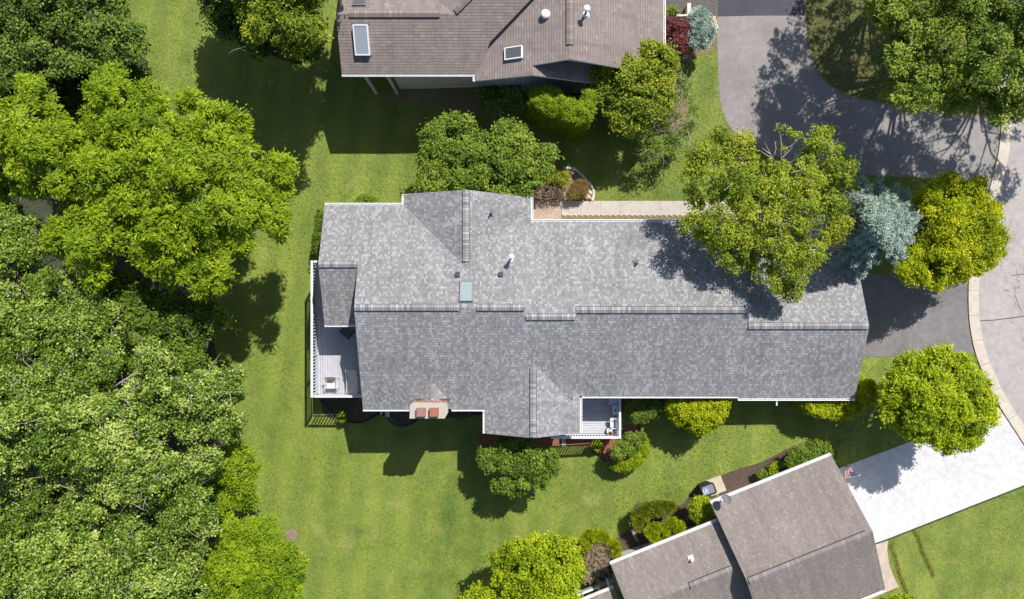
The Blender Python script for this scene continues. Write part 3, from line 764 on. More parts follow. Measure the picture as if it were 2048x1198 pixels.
# ------------------------------------------------------------------ patio furniture
def sling_chair(px, py, z, ang, label, fab, frame, name='patio_chair', L=.55, Wd=.58, back=.62, rec=.5, seat_z=.42, foot=0, group='chairs on the west deck'):
    x, y, _ = P3(px, py, z+seat_z)
    t = thing(name, (x, y, z), label, 'chair' if not foot else 'lounge chair', group)
    R_ = Matrix.Rotation(ang, 4, 'Z'); T = lambda a, b, c: tuple(Vector((x,y,z)) + R_ @ Vector((a,b,c)))
    # local: +Y is where the sitter faces
    n = 6
    s = G(); s.T = T
    def sheet_(path, w_, th=.02):
        vs = []; 
        for (yy, zz) in path: vs += [(-w_/2,yy,zz),(w_/2,yy,zz)]
        m_ = len(path); fs = [(2*i,2*i+1,2*i+3,2*i+2) for i in range(m_-1)]
        vs2 = [(a,b,c-th) for a,b,c in vs]; N_ = len(vs)
        fs2 = [tuple(N_+k for k in f[::-1]) for f in fs]
        side = [(2*i,2*i+2,N_+2*i+2,N_+2*i) for i in range(m_-1)] + [(2*i+3,2*i+1,N_+2*i+1,N_+2*i+3) for i in range(m_-1)]
        s.add(vs+vs2, fs+fs2+side+[(0,N_,N_+1,1),(2*m_-2,2*m_-1,N_+2*m_-1,N_+2*m_-2)])
    seat = [(-L/2+L*i/n, seat_z - .03*math.sin(math.pi*i/n)) for i in range(n+1)]
    if foot: seat += [(L/2+foot*i/4, seat_z-.02*i) for i in range(1,5)]
    sheet_(seat, Wd-.08); s.build('seat', fab, t)
    s = G(); s.T = T
    bk = [(-L/2-.01 - back*math.sin(rec)*i/n, seat_z+.01 + back*math.cos(rec)*i/n - .03*math.sin(math.pi*i/n)) for i in range(n+1)]
    sheet_(bk, Wd-.1); s.build('backrest', fab, t)
    for sx_ in (-1, 1):
        fr = G(); fr.T = T; X = sx_*(Wd/2)
        fr.tube([(X,bk[-1][0],bk[-1][1]),(X,-L/2,seat_z),(X,L/2+foot,seat_z-.02*(4 if foot else 0))], .018, 6)
        fr.tube([(X,bk[3][0],bk[3][1]+.0),(X,-L/2+.1,seat_z+.22),(X,L/2-.05,seat_z+.22),(X,L/2,seat_z)], .022, 6)
        fr.build('arm_frame', frame, t)
        for yy in (-L/2-.05, L/2+foot-.04):
            lg = G(); lg.T = T; lg.tube([(X,yy,seat_z),(X,yy+(.08 if yy > 0 else -.08),0)], .017, 6); lg.build('leg', frame, t)
    return t
sling_chair(663, 768, zf, math.pi, 'cream sling chair in full sun near the deck corner', 'sling', 'sling', L=.52, Wd=.66, back=.55, rec=.35)
sling_chair(694, 665, zf, math.radians(140), 'dark brown sling chair in shade below the porch roof', 'sling_dark', 'dark_metal', L=.52, Wd=.62, back=.62, rec=.5)
sling_chair(706, 775, zf, math.pi, 'long cream chaise half hidden under the roof edge', 'sling', 'sling', name='chaise_lounge', L=.60, Wd=.62, back=.95, rec=.95, seat_z=.34, foot=.15)
sling_chair(1229, 846, zf2, math.radians(93), 'pale cushioned chair in the sun on the small south deck', 'cush', 'rail', L=.50, Wd=.56, back=.4, rec=.25, group='chairs on the south deck')
sling_chair(1229, 800, zf2, math.radians(180), 'grey chair in shade against the wall of the south deck', 'rail', 'rail', L=.50, Wd=.60, back=.4, rec=.3, group='chairs on the south deck')
# side table with a dark ornament
x, y, _ = P3(1230.5, 820, zf2+.5)
t = thing('side_table', (x,y,zf2), 'small pale side table between two chairs on south deck', 'table')
g = G(); g.box(x-.17,x+.17,y-.27,y+.27,zf2+.48,zf2+.52); g.build('table_top', 'rail', t)
for a in (-1,1):
    for b in (-1,1):
        g = G(); g.box(x+a*.14-.018,x+a*.14+.018,y+b*.24-.018,y+b*.24+.018,zf2+.002,zf2+.478); g.build('leg', 'rail', t)
g = G(); g.lathe((x,y-.02,zf2+.52), [(.05,0),(.055,.05),(.03,.09),(.045,.12),(.01,.15)], 12)
tag(g.build('lantern', 'pipe_dark'), 'little dark ornament on the small pale side table', 'ornament')
# plant stand and pot
x, y, _ = P3(1220.5, 867, zf2+.45)
t = thing('plant_stand', (x,y,zf2), 'low pale stand in the sunny corner of the south deck', 'stand')
g = G(); g.box(x-.17,x+.19,y-.2,y+.26,zf2+.26,zf2+.3); g.build('stand_top', 'rail', t)
for a in (-1,1):
    for b in (-1,1):
        g = G(); g.box(x+.01+a*.16-.018,x+.01+a*.16+.018,y+.03+b*.2-.018,y+.03+b*.2+.018,zf2+.002,zf2+.258); g.build('leg', 'rail', t)
t = thing('flower_pot', (x,y-.02,zf2+.3), 'round terracotta bowl standing on the pale plant stand', 'plant pot')
g = G(); g.lathe((x,y-.02,zf2+.302), [(.09,0),(.13,.12),(.155,.125),(.155,.15),(.125,.15),(.12,.11),(.02,.11)], 20); g.build('pot', 'terracotta', t)
g = G(); g.lathe((x,y-.02,zf2+.41), [(.119,0),(.06,.02),(.01,.028)], 14); g.build('potting_soil', 'soil', t)
g = G()
for i in range(7):
    a = i*.9; g.tube([(x+.02*math.cos(a),y-.02+.02*math.sin(a),zf2+.42),(x+.06*math.cos(a),y-.02+.06*math.sin(a),zf2+.5)], [.006,.002], 4)
g.build('twig', 'bark', t)

# ------------------------------------------------------------------ north neighbour
NH = thing('brown_roof_house', (-1, 16, 0), 'brown-roofed house with skylights at the top of the photo', 'house')
SN = .46; SB = .42
zN = lambda y: 4.5 + (y-12.39)*SN
R = G()
xw = -9.35; yr = 15.17; xr = -3.1
R.slab([(xw,12.39,4.5),(-1.9,12.39,4.5),(-1.2,13.9,zN(13.9)),(3.0,17.6,zN(17.6)),(-.2,17.6,zN(17.6)),(xr,yr,zN(yr)),(xw,yr,zN(yr))])
zNr = zN(yr)
R.slab([(xw,yr,zNr),(xr,yr,zNr),(xr-4.8,yr+4.8,zNr-4.8*SN*.9),(xw,yr+4.8,zNr-4.8*SN*.9)])
R.slab([(xr,yr,zNr),(-.2,17.6+.0,zN(17.6)),(-.2,20,zN(17.6)-.2),(xr-4.8,20.0,zNr-4.8*SN*.9)])
R.slab([(-.2,17.6,zN(17.6)),(3.0,17.6,zN(17.6)),(3.0,22,5),(-.2,22,5)])
# cross gable
xg, zg = 3.0, 4.5 + 5.03*SB
yg = 12.47
zW = lambda x: 4.5 + (x+2.03)*SB
R.slab([(-2.03,12.0,4.5),(1.1,11.90,zW(1.1)),(1.1,12.10,zW(1.1)),(1.1,yg-.05,zW(1.1)),(xg,yg,zg),(xg,22,zg),(-2.03,22,4.5),(-2.03,13,4.5)])
R.slab([(xg,yg,zg),(8.36,yg-.15,zg-5.36*SB),(8.36,22,zg-5.36*SB),(xg,22,zg)])
# low gable below it
z1 = zW(1.1)-.02
R.slab([(1.1,11.90,z1),(4.62,11.88,z1-3.52*.38),(4.62,12.85,z1-3.52*.38),(1.1,12.85,z1)])
R.build('roof', ['brown_roof', 'fascia'], NH)
C = G(); C.cap((xw+.7,yr,zNr),(xr-.75,yr,zNr),.36,SN); C.cap((xr+.1,yr+.08,zN(yr+.08)+.0),(-.35,17.4,zN(17.4)),.3,.3)
C.cap((xg,yg+.75,zg),(xg,21,zg),.36,SB); C.build('ridge_vent', ['brown_cap', 'slot'], NH)
W = G()
W.prism([(-6.9,12.95),(-1.7,12.95),(-1.7,19),(-6.9,19)], 0, 4.42)
W.prism([(-8.9,14.3),(-6.9,14.3),(-6.9,19),(-8.9,19)], 0, 4.9)
W.build('wall', 'siding_white', NH)
W = G()
gable_wall(W, [(-1.7,0),(4.3,0),(4.3,z1-3.2*.38-.15),(1.1,z1-.16),(-1.7,zW(-1.7)-.16)], 12.35, 12.95, 'y')
gable_wall(W, [(-1.7,0),(7.9,0),(7.9,zg-4.9*SB-.15),(xg,zg-.15),(-1.7,zW(-1.7)-.15)], 12.9, 21.5, 'y')
W.build('gable_wall', 'siding_blue', NH)
for px in (736, 780):
    a = P3(px, 166, 2.6); G().box(a[0]-.08,a[0]+.08,12.6,12.76,0,4.2).build('porch_post', 'fascia', NH)
G().box(-8.7,-6.9,12.58,12.78,4.2,4.4).build('porch_beam', 'fascia', NH)
K = NH; gutter(K, (xw,12.39,4.5),(-2.03,12.39,4.5),(0,-1,0)); gutter(K, (-2.03,12.39,4.5),(-2.03,12.0,4.5),(-1,0,0)); gutter(K, (8.36,12.35,zg-5.36*SB),(8.36,22,zg-5.36*SB),(1,0,0))
gutter(K, (4.62,11.9,z1-3.52*.38),(4.62,12.8,z1-3.52*.38),(1,0,0))
for (px, py, sx_, sy_, ax, slp, zfn, fr, gl, lift) in (
    (723,78,.80,1.55,(0,1),SN,zN,'white','glass_grey',.22),):
    c = P3(px, py, 5.35); s_ = skylight(NH, None, c[0], c[1], sx_, sy_, ax, slp, zfn(c[1]), fr, gl, lift, .06)
c = P3(719,-2, 5.45); skylight(NH, None, c[0], c[1]+.1, .72, 1.2, (0,-1), SN*.9, zNr-(c[1]+.1-yr)*SN*.9, 'flash', 'glass_dark', .1, .06)
c = P3(1028.5,105, 5.55); s_ = skylight(NH, None, c[0], c[1], .66, 1.02, (1,0), SB, zW(c[0]), 'white', 'glass_dark', .16, .05)
x, y, z = P3(1091, 27, 6.3); z = zW(x)
g = G(); g.lathe((x,y,z-.08), [(.20,0),(.20,.2)], 20); g.lathe((x,y,z+.14), [(.24,-.03),(.25,.02),(.20,.10),(.10,.15),(.03,.16)], 24)
g.build('round_vent', 'white', NH)
x, y, z = P3(1172, 24, 6.6); zz = zg - (x-xg)*SB
g = G(); g.lathe((x,y,zz-.1), [(.07,0),(.07,.85)], 14); tag(g.build('vent_pipe', 'frame', NH), label='brown metal vent pipe')
g = G(); g.lathe((x,y,zz+.75), [(.11,0),(.17,.03),(.17,.07),(.12,.12),(.04,.14)], 20); g.build('vent_cap', 'white', NH)
g = G(); g.lathe((x,y,zz-.1), [(.24,0),(.12,.25)], 14); g.build('vent_boot', 'white', NH)

# ------------------------------------------------------------------ south-east neighbour (turned 22 degrees)
AN = math.radians(21.9); cu, su = math.cos(AN), math.sin(AN)
KS, ZS = .964, 1.4
def TS(a, b, z): return ((a*cu + b*su)*KS, (a*su - b*cu)*KS, z + ZS)     # a along the eave, b away from the camera
SH = thing('taupe_roof_house', TS(6, 20, 0), 'taupe-roofed angled house beside the bright white driveway', 'house')
R = G(); R.T = TS; s3 = .36
e0, e1, n0, nr_, n1 = 6.17, 13.55, 14.99, 19.1, 23.2
zr = 3.2 + (nr_-n0)*s3
R.slab([(e0,n0,3.2),(e1,n0,3.2),(e1,nr_,zr),(e0,nr_,zr)]); R.slab([(e0,nr_,zr),(e1,nr_,zr),(e1,n1,3.2),(e0,n1,3.2)])
m0, mr = 16.15, 18.55; zm = 3.0 + (mr-m0)*s3
R.slab([(-.42,m0,3.0),(e0+.5,m0,3.0),(e0+.5,mr,zm),(-.42,mr,zm)]); R.slab([(-.42,mr,zm),(e0+.5,mr,zm),(e0+.5,25.4,zm-6.85*s3),(-.42,25.4,zm-6.85*s3)])
# little porch roof at the west end
R.slab([(-3.4,17.72,2.5),(-.75,17.72,2.5),(-.75,21,3.3),(-3.4,21,3.3)])
R.build('roof', ['tan_roof', 'fascia'], SH)
C = G(); C.T = TS; C.cap((e0+.1,nr_,zr),(e1-.35,nr_,zr),.34,s3); C.cap((3.25,mr,zm),(5.75,mr,zm),.34,s3)
C.build('ridge_vent', ['tan_cap', 'slot'], SH)
W = G(); W.T = TS
gable_wall(W, [(n0+.80,-1.4),(n1-.45,-1.4),(n1-.45,3.2),(nr_,zr-.16),(n0+.80,3.32)], e0+.25, e1-.25, 'x')
gable_wall(W, [(m0+.82,-1.4),(22,-1.4),(22,2.2),(mr,zm-.16),(m0+.82,3.12)], -.15, e0+.25, 'x')
W.build('wall', 'siding', SH)
K = SH
def gt(a, b, out): gutter(K, TS(*a), TS(*b), (out[0]*cu+out[1]*su, out[0]*su-out[1]*cu, 0))
gt((e0,n0,3.2),(e1,n0,3.2),(0,-1)); gt((-.42,m0,3.0),(e0,m0,3.0),(0,-1)); gt((e0,n1,3.2),(e1,n1,3.2),(0,1)); gt((-3.4,17.72,2.5),(-.75,17.72,2.5),(0,-1))
# pale ledge of the foundation below the garage eave
g = G(); g.T = TS; x_, y_, _ = P3(1383,1119,4.95); a_ = (x_*cu+y_*su)/KS; b_ = (x_*su-y_*cu)/KS
zz = 3.0 + (b_-m0)*s3
g.lathe((a_,b_,zz-.1), [(.06,0),(.06,.4)], 10); g.build('vent_pipe', 'white', SH)
g = G(); g.T = TS; g.box(a_-.15,a_+.15,b_-.17,b_+.17,zz-.1,zz+.04); g.lathe((a_,b_,zz), [(.13,0),(.07,.15)], 12); g.build('vent_boot', 'white', SH)
g = G(); g.T = TS; g.box(e1-.25,e1-.19,n0+1.2,n0+6.2,.72,2.8)
for k_ in range(4): g.box(e1-.19,e1-.17,n0+1.3,n0+6.1,.78+k_*.5,1.22+k_*.5)
g.build('garage_door', 'white', SH)
f = G(); f.T = TS; f.box(e0,e1-.02,n0+.02,n0+.8,3.0,3.03).build('soffit', 'fascia', SH)
f = G(); f.T = TS; f.box(-.3,e0,m0+.02,m0+.82,2.8,2.83).build('soffit', 'fascia', SH)
# porch posts and beam at the west end
for a in (-3.3,-1.0):
    f = G(); f.T = TS; f.box(a-.06,a+.06,17.8,17.92,-1.2,2.35).build('porch_post', 'white', SH)

# satellite dish on the taupe roof
x, y, z = P3(1452, 999, 5.3)
t = thing('satellite_dish', (x, y, 4.7), 'grey oval satellite dish on the corner of the taupe roof', 'satellite dish')
q = Vector((-.45, .35, .82)).to_track_quat('Z', 'Y').to_matrix()
g = G(); g.lathe((x,y,5.35), [(.02,-.05),(.12,-.04),(.22,-.005),(.27,.03),(.275,.035),(.265,.035),(.2,.005),(.1,-.02),(.01,-.025)], 28, T=q); g.build('dish', 'plastic_grey', t)
g = G(); g.tube([(x+.06,y-.05,4.6),(x+.06,y-.05,5.1),(x,y,5.3)], .025, 8); g.build('mast', 'acgrey', t)
g = G(); e_ = Vector((x,y,5.35)) + q @ Vector((0,-.1,.42)); g.tube([(x+.02,y-.15,5.27), tuple(e_)], .012, 6); g.obox((e_.x,e_.y,e_.z-.03), .07,.1,.06,.5); g.build('feed_arm', 'flash', t)

# flag on the taupe house's garage front
fm = bpy.data.materials.new('flag_cloth'); nt, N_, L_ = nodes(fm); b_ = N_['Principled BSDF']
uvn = new(nt, 'ShaderNodeUVMap'); uvn.uv_map = 'UVMap'; sp = new(nt, 'ShaderNodeSeparateXYZ'); L_.new(uvn.outputs[0], sp.inputs[0])
U_, V_ = sp.outputs[0], sp.outputs[1]
st = mathn(nt, 'MODULO', mathn(nt, 'FLOOR', mathn(nt, 'MULTIPLY', U_, 13)), 2)
c_ = mix(nt, st, (.45,.015,.03), (.8,.8,.8))
can = mathn(nt, 'MULTIPLY', mathn(nt, 'GREATER_THAN', U_, 6/13), mathn(nt, 'LESS_THAN', V_, .42))
fu = mathn(nt, 'SUBTRACT', mathn(nt, 'FRACT', mathn(nt, 'MULTIPLY', U_, 17)), .5); fv = mathn(nt, 'SUBTRACT', mathn(nt, 'FRACT', mathn(nt, 'MULTIPLY', V_, 15)), .5)
dot = mathn(nt, 'LESS_THAN', mathn(nt, 'ADD', mathn(nt, 'MULTIPLY', fu, fu), mathn(nt, 'MULTIPLY', fv, fv)), .05)
c_ = mix(nt, can, c_, mix(nt, dot, (.02,.03,.17), (.8,.8,.8)))
L_.new(c_, b_.inputs['Base Color']); b_.inputs['Roughness'].default_value = .8
A = Vector(P3(1684, 957.5, 3.8)); B = Vector(P3(1717, 951.5, 4.7))
t = thing('flag', tuple(A), 'striped flag with blue canton hanging over the white driveway', 'flag')
g = G(); g.tube([tuple(A), tuple(B + (B-A)*.05)], .015, 8); g.lathe(tuple(B + (B-A)*.06), [(.01,-.03),(.035,0),(.01,.035)], 10); g.build('pole', 'white', t)
g = G(); nu, nv = 14, 12; vs = []
A2 = A + (B-A)*.12
end = Vector(P3(1697, 930.5, 3.5)); end2 = Vector(P3(1703, 935, 3.6))
for i in range(nu+1):
    for j in range(nv+1):
        u, v = i/nu, j/nv
        top = A2.lerp(B, u); bot = end.lerp(end2, u) + Vector((0,0,-.25*(1-u)))
        p = top.lerp(bot, v); p.z += .05*math.sin(u*17+v*3)*v - .12*math.sin(math.pi*v)
        vs.append(tuple(p))
fs = [(i*(nv+1)+j,(i+1)*(nv+1)+j,(i+1)*(nv+1)+j+1,i*(nv+1)+j+1) for i in range(nu) for j in range(nv)]
uvs = [[(i/nu,j/nv),((i+1)/nu,j/nv),((i+1)/nu,(j+1)/nv),(i/nu,(j+1)/nv)] for i in range(nu) for j in range(nv)]
g.add(vs, fs, 0, uvs); g.build('cloth', fm, t)

# ------------------------------------------------------------------ small things on the ground
REL = DRAPE = True
def single(g, name, mat, label, cat, group=None, smooth=False): return tag(g.build(name, mat, None, smooth), label, cat, group)
# plastic edging strip winding behind the west deck
pts = smooth_line([P(643,800)[:2],P(656,815)[:2],P(678,836)[:2],P(700,843)[:2],P(722,845)[:2],P(742,836)[:2],P(758,828)[:2],P(773,834)[:2],P(784,845)[:2],P(800,852)[:2],P(818,849)[:2],P(836,838)[:2],P(848,828)[:2]], 5)
g = G(); g.tube([(*p,.04) for p in pts], .045, 6); single(g, 'bed_edging', 'plastic_black', 'black edging strip winding through the shade below the chimney', 'garden edging')
pts = smooth_line([P(1273,842)[:2],P(1281,862)[:2],P(1288,882)[:2]], 4)
g = G(); g.tube([(*p,.04) for p in pts], .04, 6); single(g, 'bed_edging', 'plastic_black', 'short dark edging beside the sunlit red mulch', 'garden edging')
pts = smooth_line([P(1186,902)[:2],P(1198,912)[:2],P(1212,923)[:2]], 3)
g = G(); g.tube([(*p,.04) for p in pts], .035, 6); single(g, 'bed_edging', 'plastic_black', 'short dark edging at the tip of the bed south of the small deck', 'garden edging')
def splash(px0, py0, px1, py1, wd, label, z=.05):
    a, b = Vector(P(px0,py0)), Vector(P(px1,py1)); ang = math.atan2(b.y-a.y, b.x-a.x); c = (a+b)/2; L = (b-a).length
    g = G(); g.obox((c.x,c.y,.005), L, wd, .04, ang)
    for s_ in (-1,1):
        q = c + Vector((-math.sin(ang), math.cos(ang), 0))*s_*(wd/2-.03); g.obox((q.x,q.y,.045), L, .05, .05, ang)
    e = a - Vector((math.cos(ang), math.sin(ang), 0))*0; g.obox((e.x,e.y,.045), .05, wd-.12, .05, ang)
    single(g, 'splash_block', 'stone', label, 'splash block')
splash(775,816,775,835,.26,'pale splash block below the gutter left of the chimney')
splash(1127,872,1127,893,.22,'pale splash block beside the west rail of the small south deck')
splash(1333,818,1336,835,.20,'pale splash block beside the yellow shrub')
splash(1660,826,1661,841,.22,'pale splash block under the garage hedge')
# window wells by the wall
for (px, py, lab) in ((812,825,'curved grey window well left of the chimney'),(955,826,'curved grey window well right of the chimney')):
    x, y, _ = P(px, py); g = G(); n = 12
    for i in range(n):
        a, b = math.pi+math.pi*i/n, math.pi+math.pi*(i+1)/n
        g.add([(x+r_*math.cos(t_), y+.1+r_*.45*math.sin(t_), z_) for t_ in (a,b) for r_ in (.5,.53) for z_ in (0,.12)],
              [(1,3,7,5),(0,1,5,4),(2,6,7,3),(0,2,3,1),(4,5,7,6)])
    single(g, 'window_well', 'acgrey', lab, 'window well')
# open storage bin on a slab
x, y, _ = P(1421, 977); AG = math.radians(22)
g = G(); c = P(1431, 971); g.obox((c[0],c[1],.002), .95, .95, .07, AG)
single(g, 'stone_slab', 'wood_slab', 'buff slab beneath the dark open bin', 'paving slab')
c = P(1416.5, 979.5, .9)
t = thing('storage_bin', (c[0],c[1],.07), 'dark wheeled bin with grey lid on the buff slab', 'bin')
g = G(); Rz = Matrix.Rotation(AG, 3, 'Z')
def rrect(w_, h_, r_, n=5):
    out = []
    for cx, cy, a0 in ((w_/2-r_,h_/2-r_,0),(-w_/2+r_,h_/2-r_,90),(-w_/2+r_,-h_/2+r_,180),(w_/2-r_,-h_/2+r_,270)):
        for i in range(n+1):
            a = math.radians(a0+90*i/n); out.append((cx+r_*math.cos(a), cy+r_*math.sin(a)))
    return out
def loft(g, c, rings, mi=0):
    n = len(rings[0][0]); vs = []
    for pts_, z_ in rings:
        for p in pts_:
            q = Rz @ Vector((p[0],p[1],0)); vs.append((c[0]+q.x, c[1]+q.y, z_))
    fs = [(i*n+k,i*n+(k+1)%n,(i+1)*n+(k+1)%n,(i+1)*n+k) for i in range(len(rings)-1) for k in range(n)]
    fs += [tuple(range(n-1,-1,-1)), tuple((len(rings)-1)*n+k for k in range(n))]
    g.add(vs, fs, mi)
loft(g, c, [(rrect(.62,.48,.1),.075),(rrect(.78,.62,.12),.86),(rrect(.84,.68,.14),.87),(rrect(.84,.68,.14),.92)]); g.build('bin_body', 'plastic_black', t)
g = G(); loft(g, c, [(rrect(.68,.5,.1),.921),(rrect(.66,.48,.1),.95)]); g.build('lid', 'plastic_grey', t)
c2 = (c[0]-.17, c[1]-.08)
g = G(); n = 7
for i in range(n):
    a = i*.9; g.obox((c2[0]+.08*math.cos(a),c2[1]+.07*math.sin(a),.95), .16,.12,.04+.02*(i%3), a, 0, .3)
single(g, 'plastic_bag', 'blue_bag', 'crumpled blue and white bag on the dark bin', 'bag')
# round cover in the lawn
g = G(); x, y, _ = P(584,1070); g.lathe((x,y,0), [(.30,0),(.30,.012),(.27,.02),(.01,.02)], 28)
single(g, 'utility_cover', 'iron', 'round brown cover set in the lawn near the wood', 'cover')
# rockery stones
pts = smooth_line([(1128,336),(1140,336.5),(1146,336.5),(1152,340),(1158,345),(1165,352),(1172,360),(1179,367),(1184,374),(1187,382),(1187,390),(1186,396),(1185,400)], 2)
for i, (px, py) in enumerate(pts):
    g = G(); x, y, _ = P(px, py); r_ = .075 + .02*rnd.random(); g.lathe((x,y,-.02), [(r_,0),(r_*1.05,.06),(r_*.7,.11),(.01,.12)], 7)
    g.v = [(a+rnd.uniform(-.012,.012), b+rnd.uniform(-.012,.012), c_) for a,b,c_ in g.v]
    single(g, 'border_stone', 'stone', 'small pale stone in the curved border east of the front landing', 'stone', 'stones of the curved rockery border')
for (px, py, r_, m_, lab) in ((1127,391,.17,'stone','big white rock where paver landing meets the concrete path'),(1131,397,.11,'white','smaller white rock just south of the big white one'),(1174,394,.17,'stone_tan','orange rock at the rockery edge by the path'),(1179,386,.15,'stone','rounded cream rock above the orange one'),(1122,398,.06,'stone','tiny white rock at the landing corner'),(1181,398,.07,'stone','small pale rock right of the orange one')):
    g = G(); x, y, _ = P(px, py); g.lathe((x,y,-.03), [(r_,0),(r_*1.1,.1),(r_*.8,.22),(r_*.35,.28),(.01,.29)], 9)
    g.v = [(a+rnd.uniform(-.03,.03)*r_*6, b+rnd.uniform(-.03,.03)*r_*6, c_) for a,b,c_ in g.v]
    single(g, 'rock', m_, lab, 'rock')
# edging bricks along the north bed (scalloped edge)
g = G()
for i in range(22):
    px = 1130 + i*11.2; x, y, _ = P(px, 431.5); g.lathe((x,y-.02,0), [(.055,0),(.055,.05),(.03,.07)], 8)
single(g, 'path_edging', 'stone_tan', 'row of small scalloped edging pieces between path and bed', 'garden edging')
# L-shaped low wall by the cobbles
t = thing('garden_wall', (P(1355,30)[0], P(1355,30)[1], 0), 'low pale L-shaped wall beside the dark cobbles', 'wall')
g = G(); a = P(1325,34,.5); b = P(1376,28,.5); g.box(a[0],b[0],a[1],b[1],0,.5); g.build('wall_run', 'stone', t)
g = G(); a = P(1374.5,28,.5); b = P(1382,6,.5); g.box(a[0],b[0],a[1]+.003,b[1],0,.503); g.build('wall_run', 'stone', t)
# edging stones between drive and bed
for i, (px, py) in enumerate(((1428,38),(1430,46),(1433,55),(1430,64))):
    g = G(); x, y, _ = P(px, py); g.obox((x,y,-.02), .16,.26,.12, rnd.uniform(-.3,.3)); single(g, 'edging_block', 'stone_tan', 'tan edging block between blue spruce bush and driveway', 'edging block', 'edging blocks by the driveway')
# sod strips
strip_jobs = []
for a, b, lab in (((1781,1089),(1817,1200),'pale straw strip nearest the side path'),((1829,1061),(1866,1152),'pale straw strip in the lawn below the white drive')):
    strip_jobs.append((a, b, lab))
# downspout extension and timber edging by the taupe house
g = G(); g.tube([P(1284,1099,2.75), P(1283,1098,.5), P(1276,1080,.15), P(1270,1064,.08)], .05, 8)
single(g, 'drain_pipe', 'flash', 'dark drain pipe running from the taupe eave into the bed', 'pipe')
g = G(); a, b = Vector(P(1262,1058)), Vector(P(1274,1080)); c = (a+b)/2; g.obox((c.x,c.y,0), (b-a).length, .16, .1, math.atan2(b.y-a.y,b.x-a.x))
single(g, 'splash_block', 'timber', 'weathered plank-like splash block at the end of the dark drain pipe', 'splash block')
# air conditioner and planter frame in the corner below
x, y, _ = P(1206, 1152, .8)
t = thing('air_conditioner', (x,y,0), 'grey square cooling unit with round fan by the taupe house', 'cooling unit')
g = G(); loft(g, (x,y), [(rrect(.75,.75,.08),.02),(rrect(.75,.75,.08),.8)]); g.build('casing', 'acgrey', t)
g = G(); g.lathe((x,y,.801), [(.3,0),(.3,.015),(.26,.015),(.26,.004),(.01,.004)], 24); g.build('fan_grille', 'plastic_black', t)
for i in range(9): G().tube([(x+.28*math.cos(i*.698),y+.28*math.sin(i*.698),.82),(x,y,.83)], .008, 5).build('grille_bar', 'acgrey', t)
t = thing('deck', (P(1195,1180)[0],P(1195,1180)[1],0), 'grey railed landing frame in the corner below the dead bush', 'deck')
def bar(a, b, z, wd, mat, nm, th=.08):
    a, b = Vector(P(*a, z)), Vector(P(*b, z)); c = (a+b)/2; g = G(); g.obox((c.x,c.y,z-th), (b-a).length, wd, th, math.atan2(b.y-a.y,b.x-a.x)); return g.build(nm, mat, t)
bar((1150,1190),(1232,1159),1.1,.22,'acgrey','top_rail'); bar((1150,1193),(1196,1175),1.15,.10,'white','rail_cap'); bar((1196,1172),(1202,1189),1.12,.16,'rail','cross_rail'); bar((1222,1164),(1229,1182),1.105,.14,'acgrey','cross_rail')
bar((1232,1159),(1236,1180),1.09,.2,'acgrey','cross_rail')
for px, py in ((1156,1188),(1198,1174),(1230,1161)):
    x, y, _ = P(px, py, 1.0); G().box(x-.05,x+.05,y-.05,y+.05,0,1.0).build('post', 'rail', t)
x, y, _ = P(1180.5,1190,.3); g = G(); g.lathe((x,y,0), [(.1,0),(.15,.25),(.13,.26),(.01,.2)], 14); single(g, 'clay_pot', 'terracotta', 'orange pot inside the grey railed landing', 'plant pot')

# ------------------------------------------------------------------ trees and shrubs
REL = True; DRAPE = False
def unit(a): return a / np.maximum(np.linalg.norm(a, axis=1, keepdims=True), 1e-6)
def pin(poly, x, y):
    c = False; n = len(poly)
    for i in range(n):
        x0, y0 = poly[i]; x1, y1 = poly[(i+1) % n]
        if (y0 > y) != (y1 > y) and x < (x1-x0)*(y-y0)/(y1-y0)+x0: c = not c
    return c
def pdist(poly, x, y):
    a = np.array(poly, float); b = np.roll(a, -1, 0); d = b-a; p = np.array((x, y))
    t = np.clip(((p-a)*d).sum(1)/np.maximum((d*d).sum(1), 1e-9), 0, 1)
    return float(np.sqrt(((a+d*t[:,None]-p)**2).sum(1)).min())
def lobes_in(poly, z0, z1, lr, gap=1.05, seed=0, edge_k=.72, zn=.5):
    """crown lobes (world centre, radius) filling an outline seen from above"""
    rg = random.Random(seed); xs = [p[0] for p in poly]; ys = [p[1] for p in poly]
    cand = []
    # ring of lobes that follows the outline
    P_ = smooth_poly(poly, 8); per = 0; last = None
    for x, y in P_:
        if last is None or math.hypot(x-last[0], y-last[1]) > lr*gap*.8:
            last = (x, y)
            # step inwards
            i = P_.index((x, y)); q = P_[(i+1) % len(P_)]; dx, dy = q[0]-x, q[1]-y; L = math.hypot(dx, dy) or 1
            r = lr*edge_k*rg.uniform(.55, 1.25)
            for s_ in (1, -1):
                ex, ey = x - s_*dy/L*r, y + s_*dx/L*r
                if pin(P_, ex, ey): cand.append((ex, ey, r)); break
    tries = 0
    n_ = int((max(xs)-min(xs))*(max(ys)-min(ys))/(lr*lr)*14)
    for _ in range(n_):
        x, y = rg.uniform(min(xs), max(xs)), rg.uniform(min(ys), max(ys))
        if not pin(P_, x, y): continue
        r = lr*rg.uniform(.8, 1.25)
        if pdist(P_, x, y) < r*.85: continue
        if all(math.hypot(x-a, y-b) > (r+c)*.5*gap*1.15 for a, b, c in cand): cand.append((x, y, r))
    dm = max(pdist(P_, x, y) for x, y, r in cand) or 1
    out = []
    for x, y, r in cand:
        d = min(pdist(P_, x, y)/dm, 1)
        h = z0 + (z1-z0)*math.sqrt(1-(1-d)**2) + rg.uniform(-zn, zn)*(z1-z0)*.25
        X, Y, _ = P(x, y, h - .2); g_ = gz(X); rw_ = r*(H-h-g_)/F
        out.append((np.array((X, Y, h-rw_*.55+g_)), rw_))
    return out
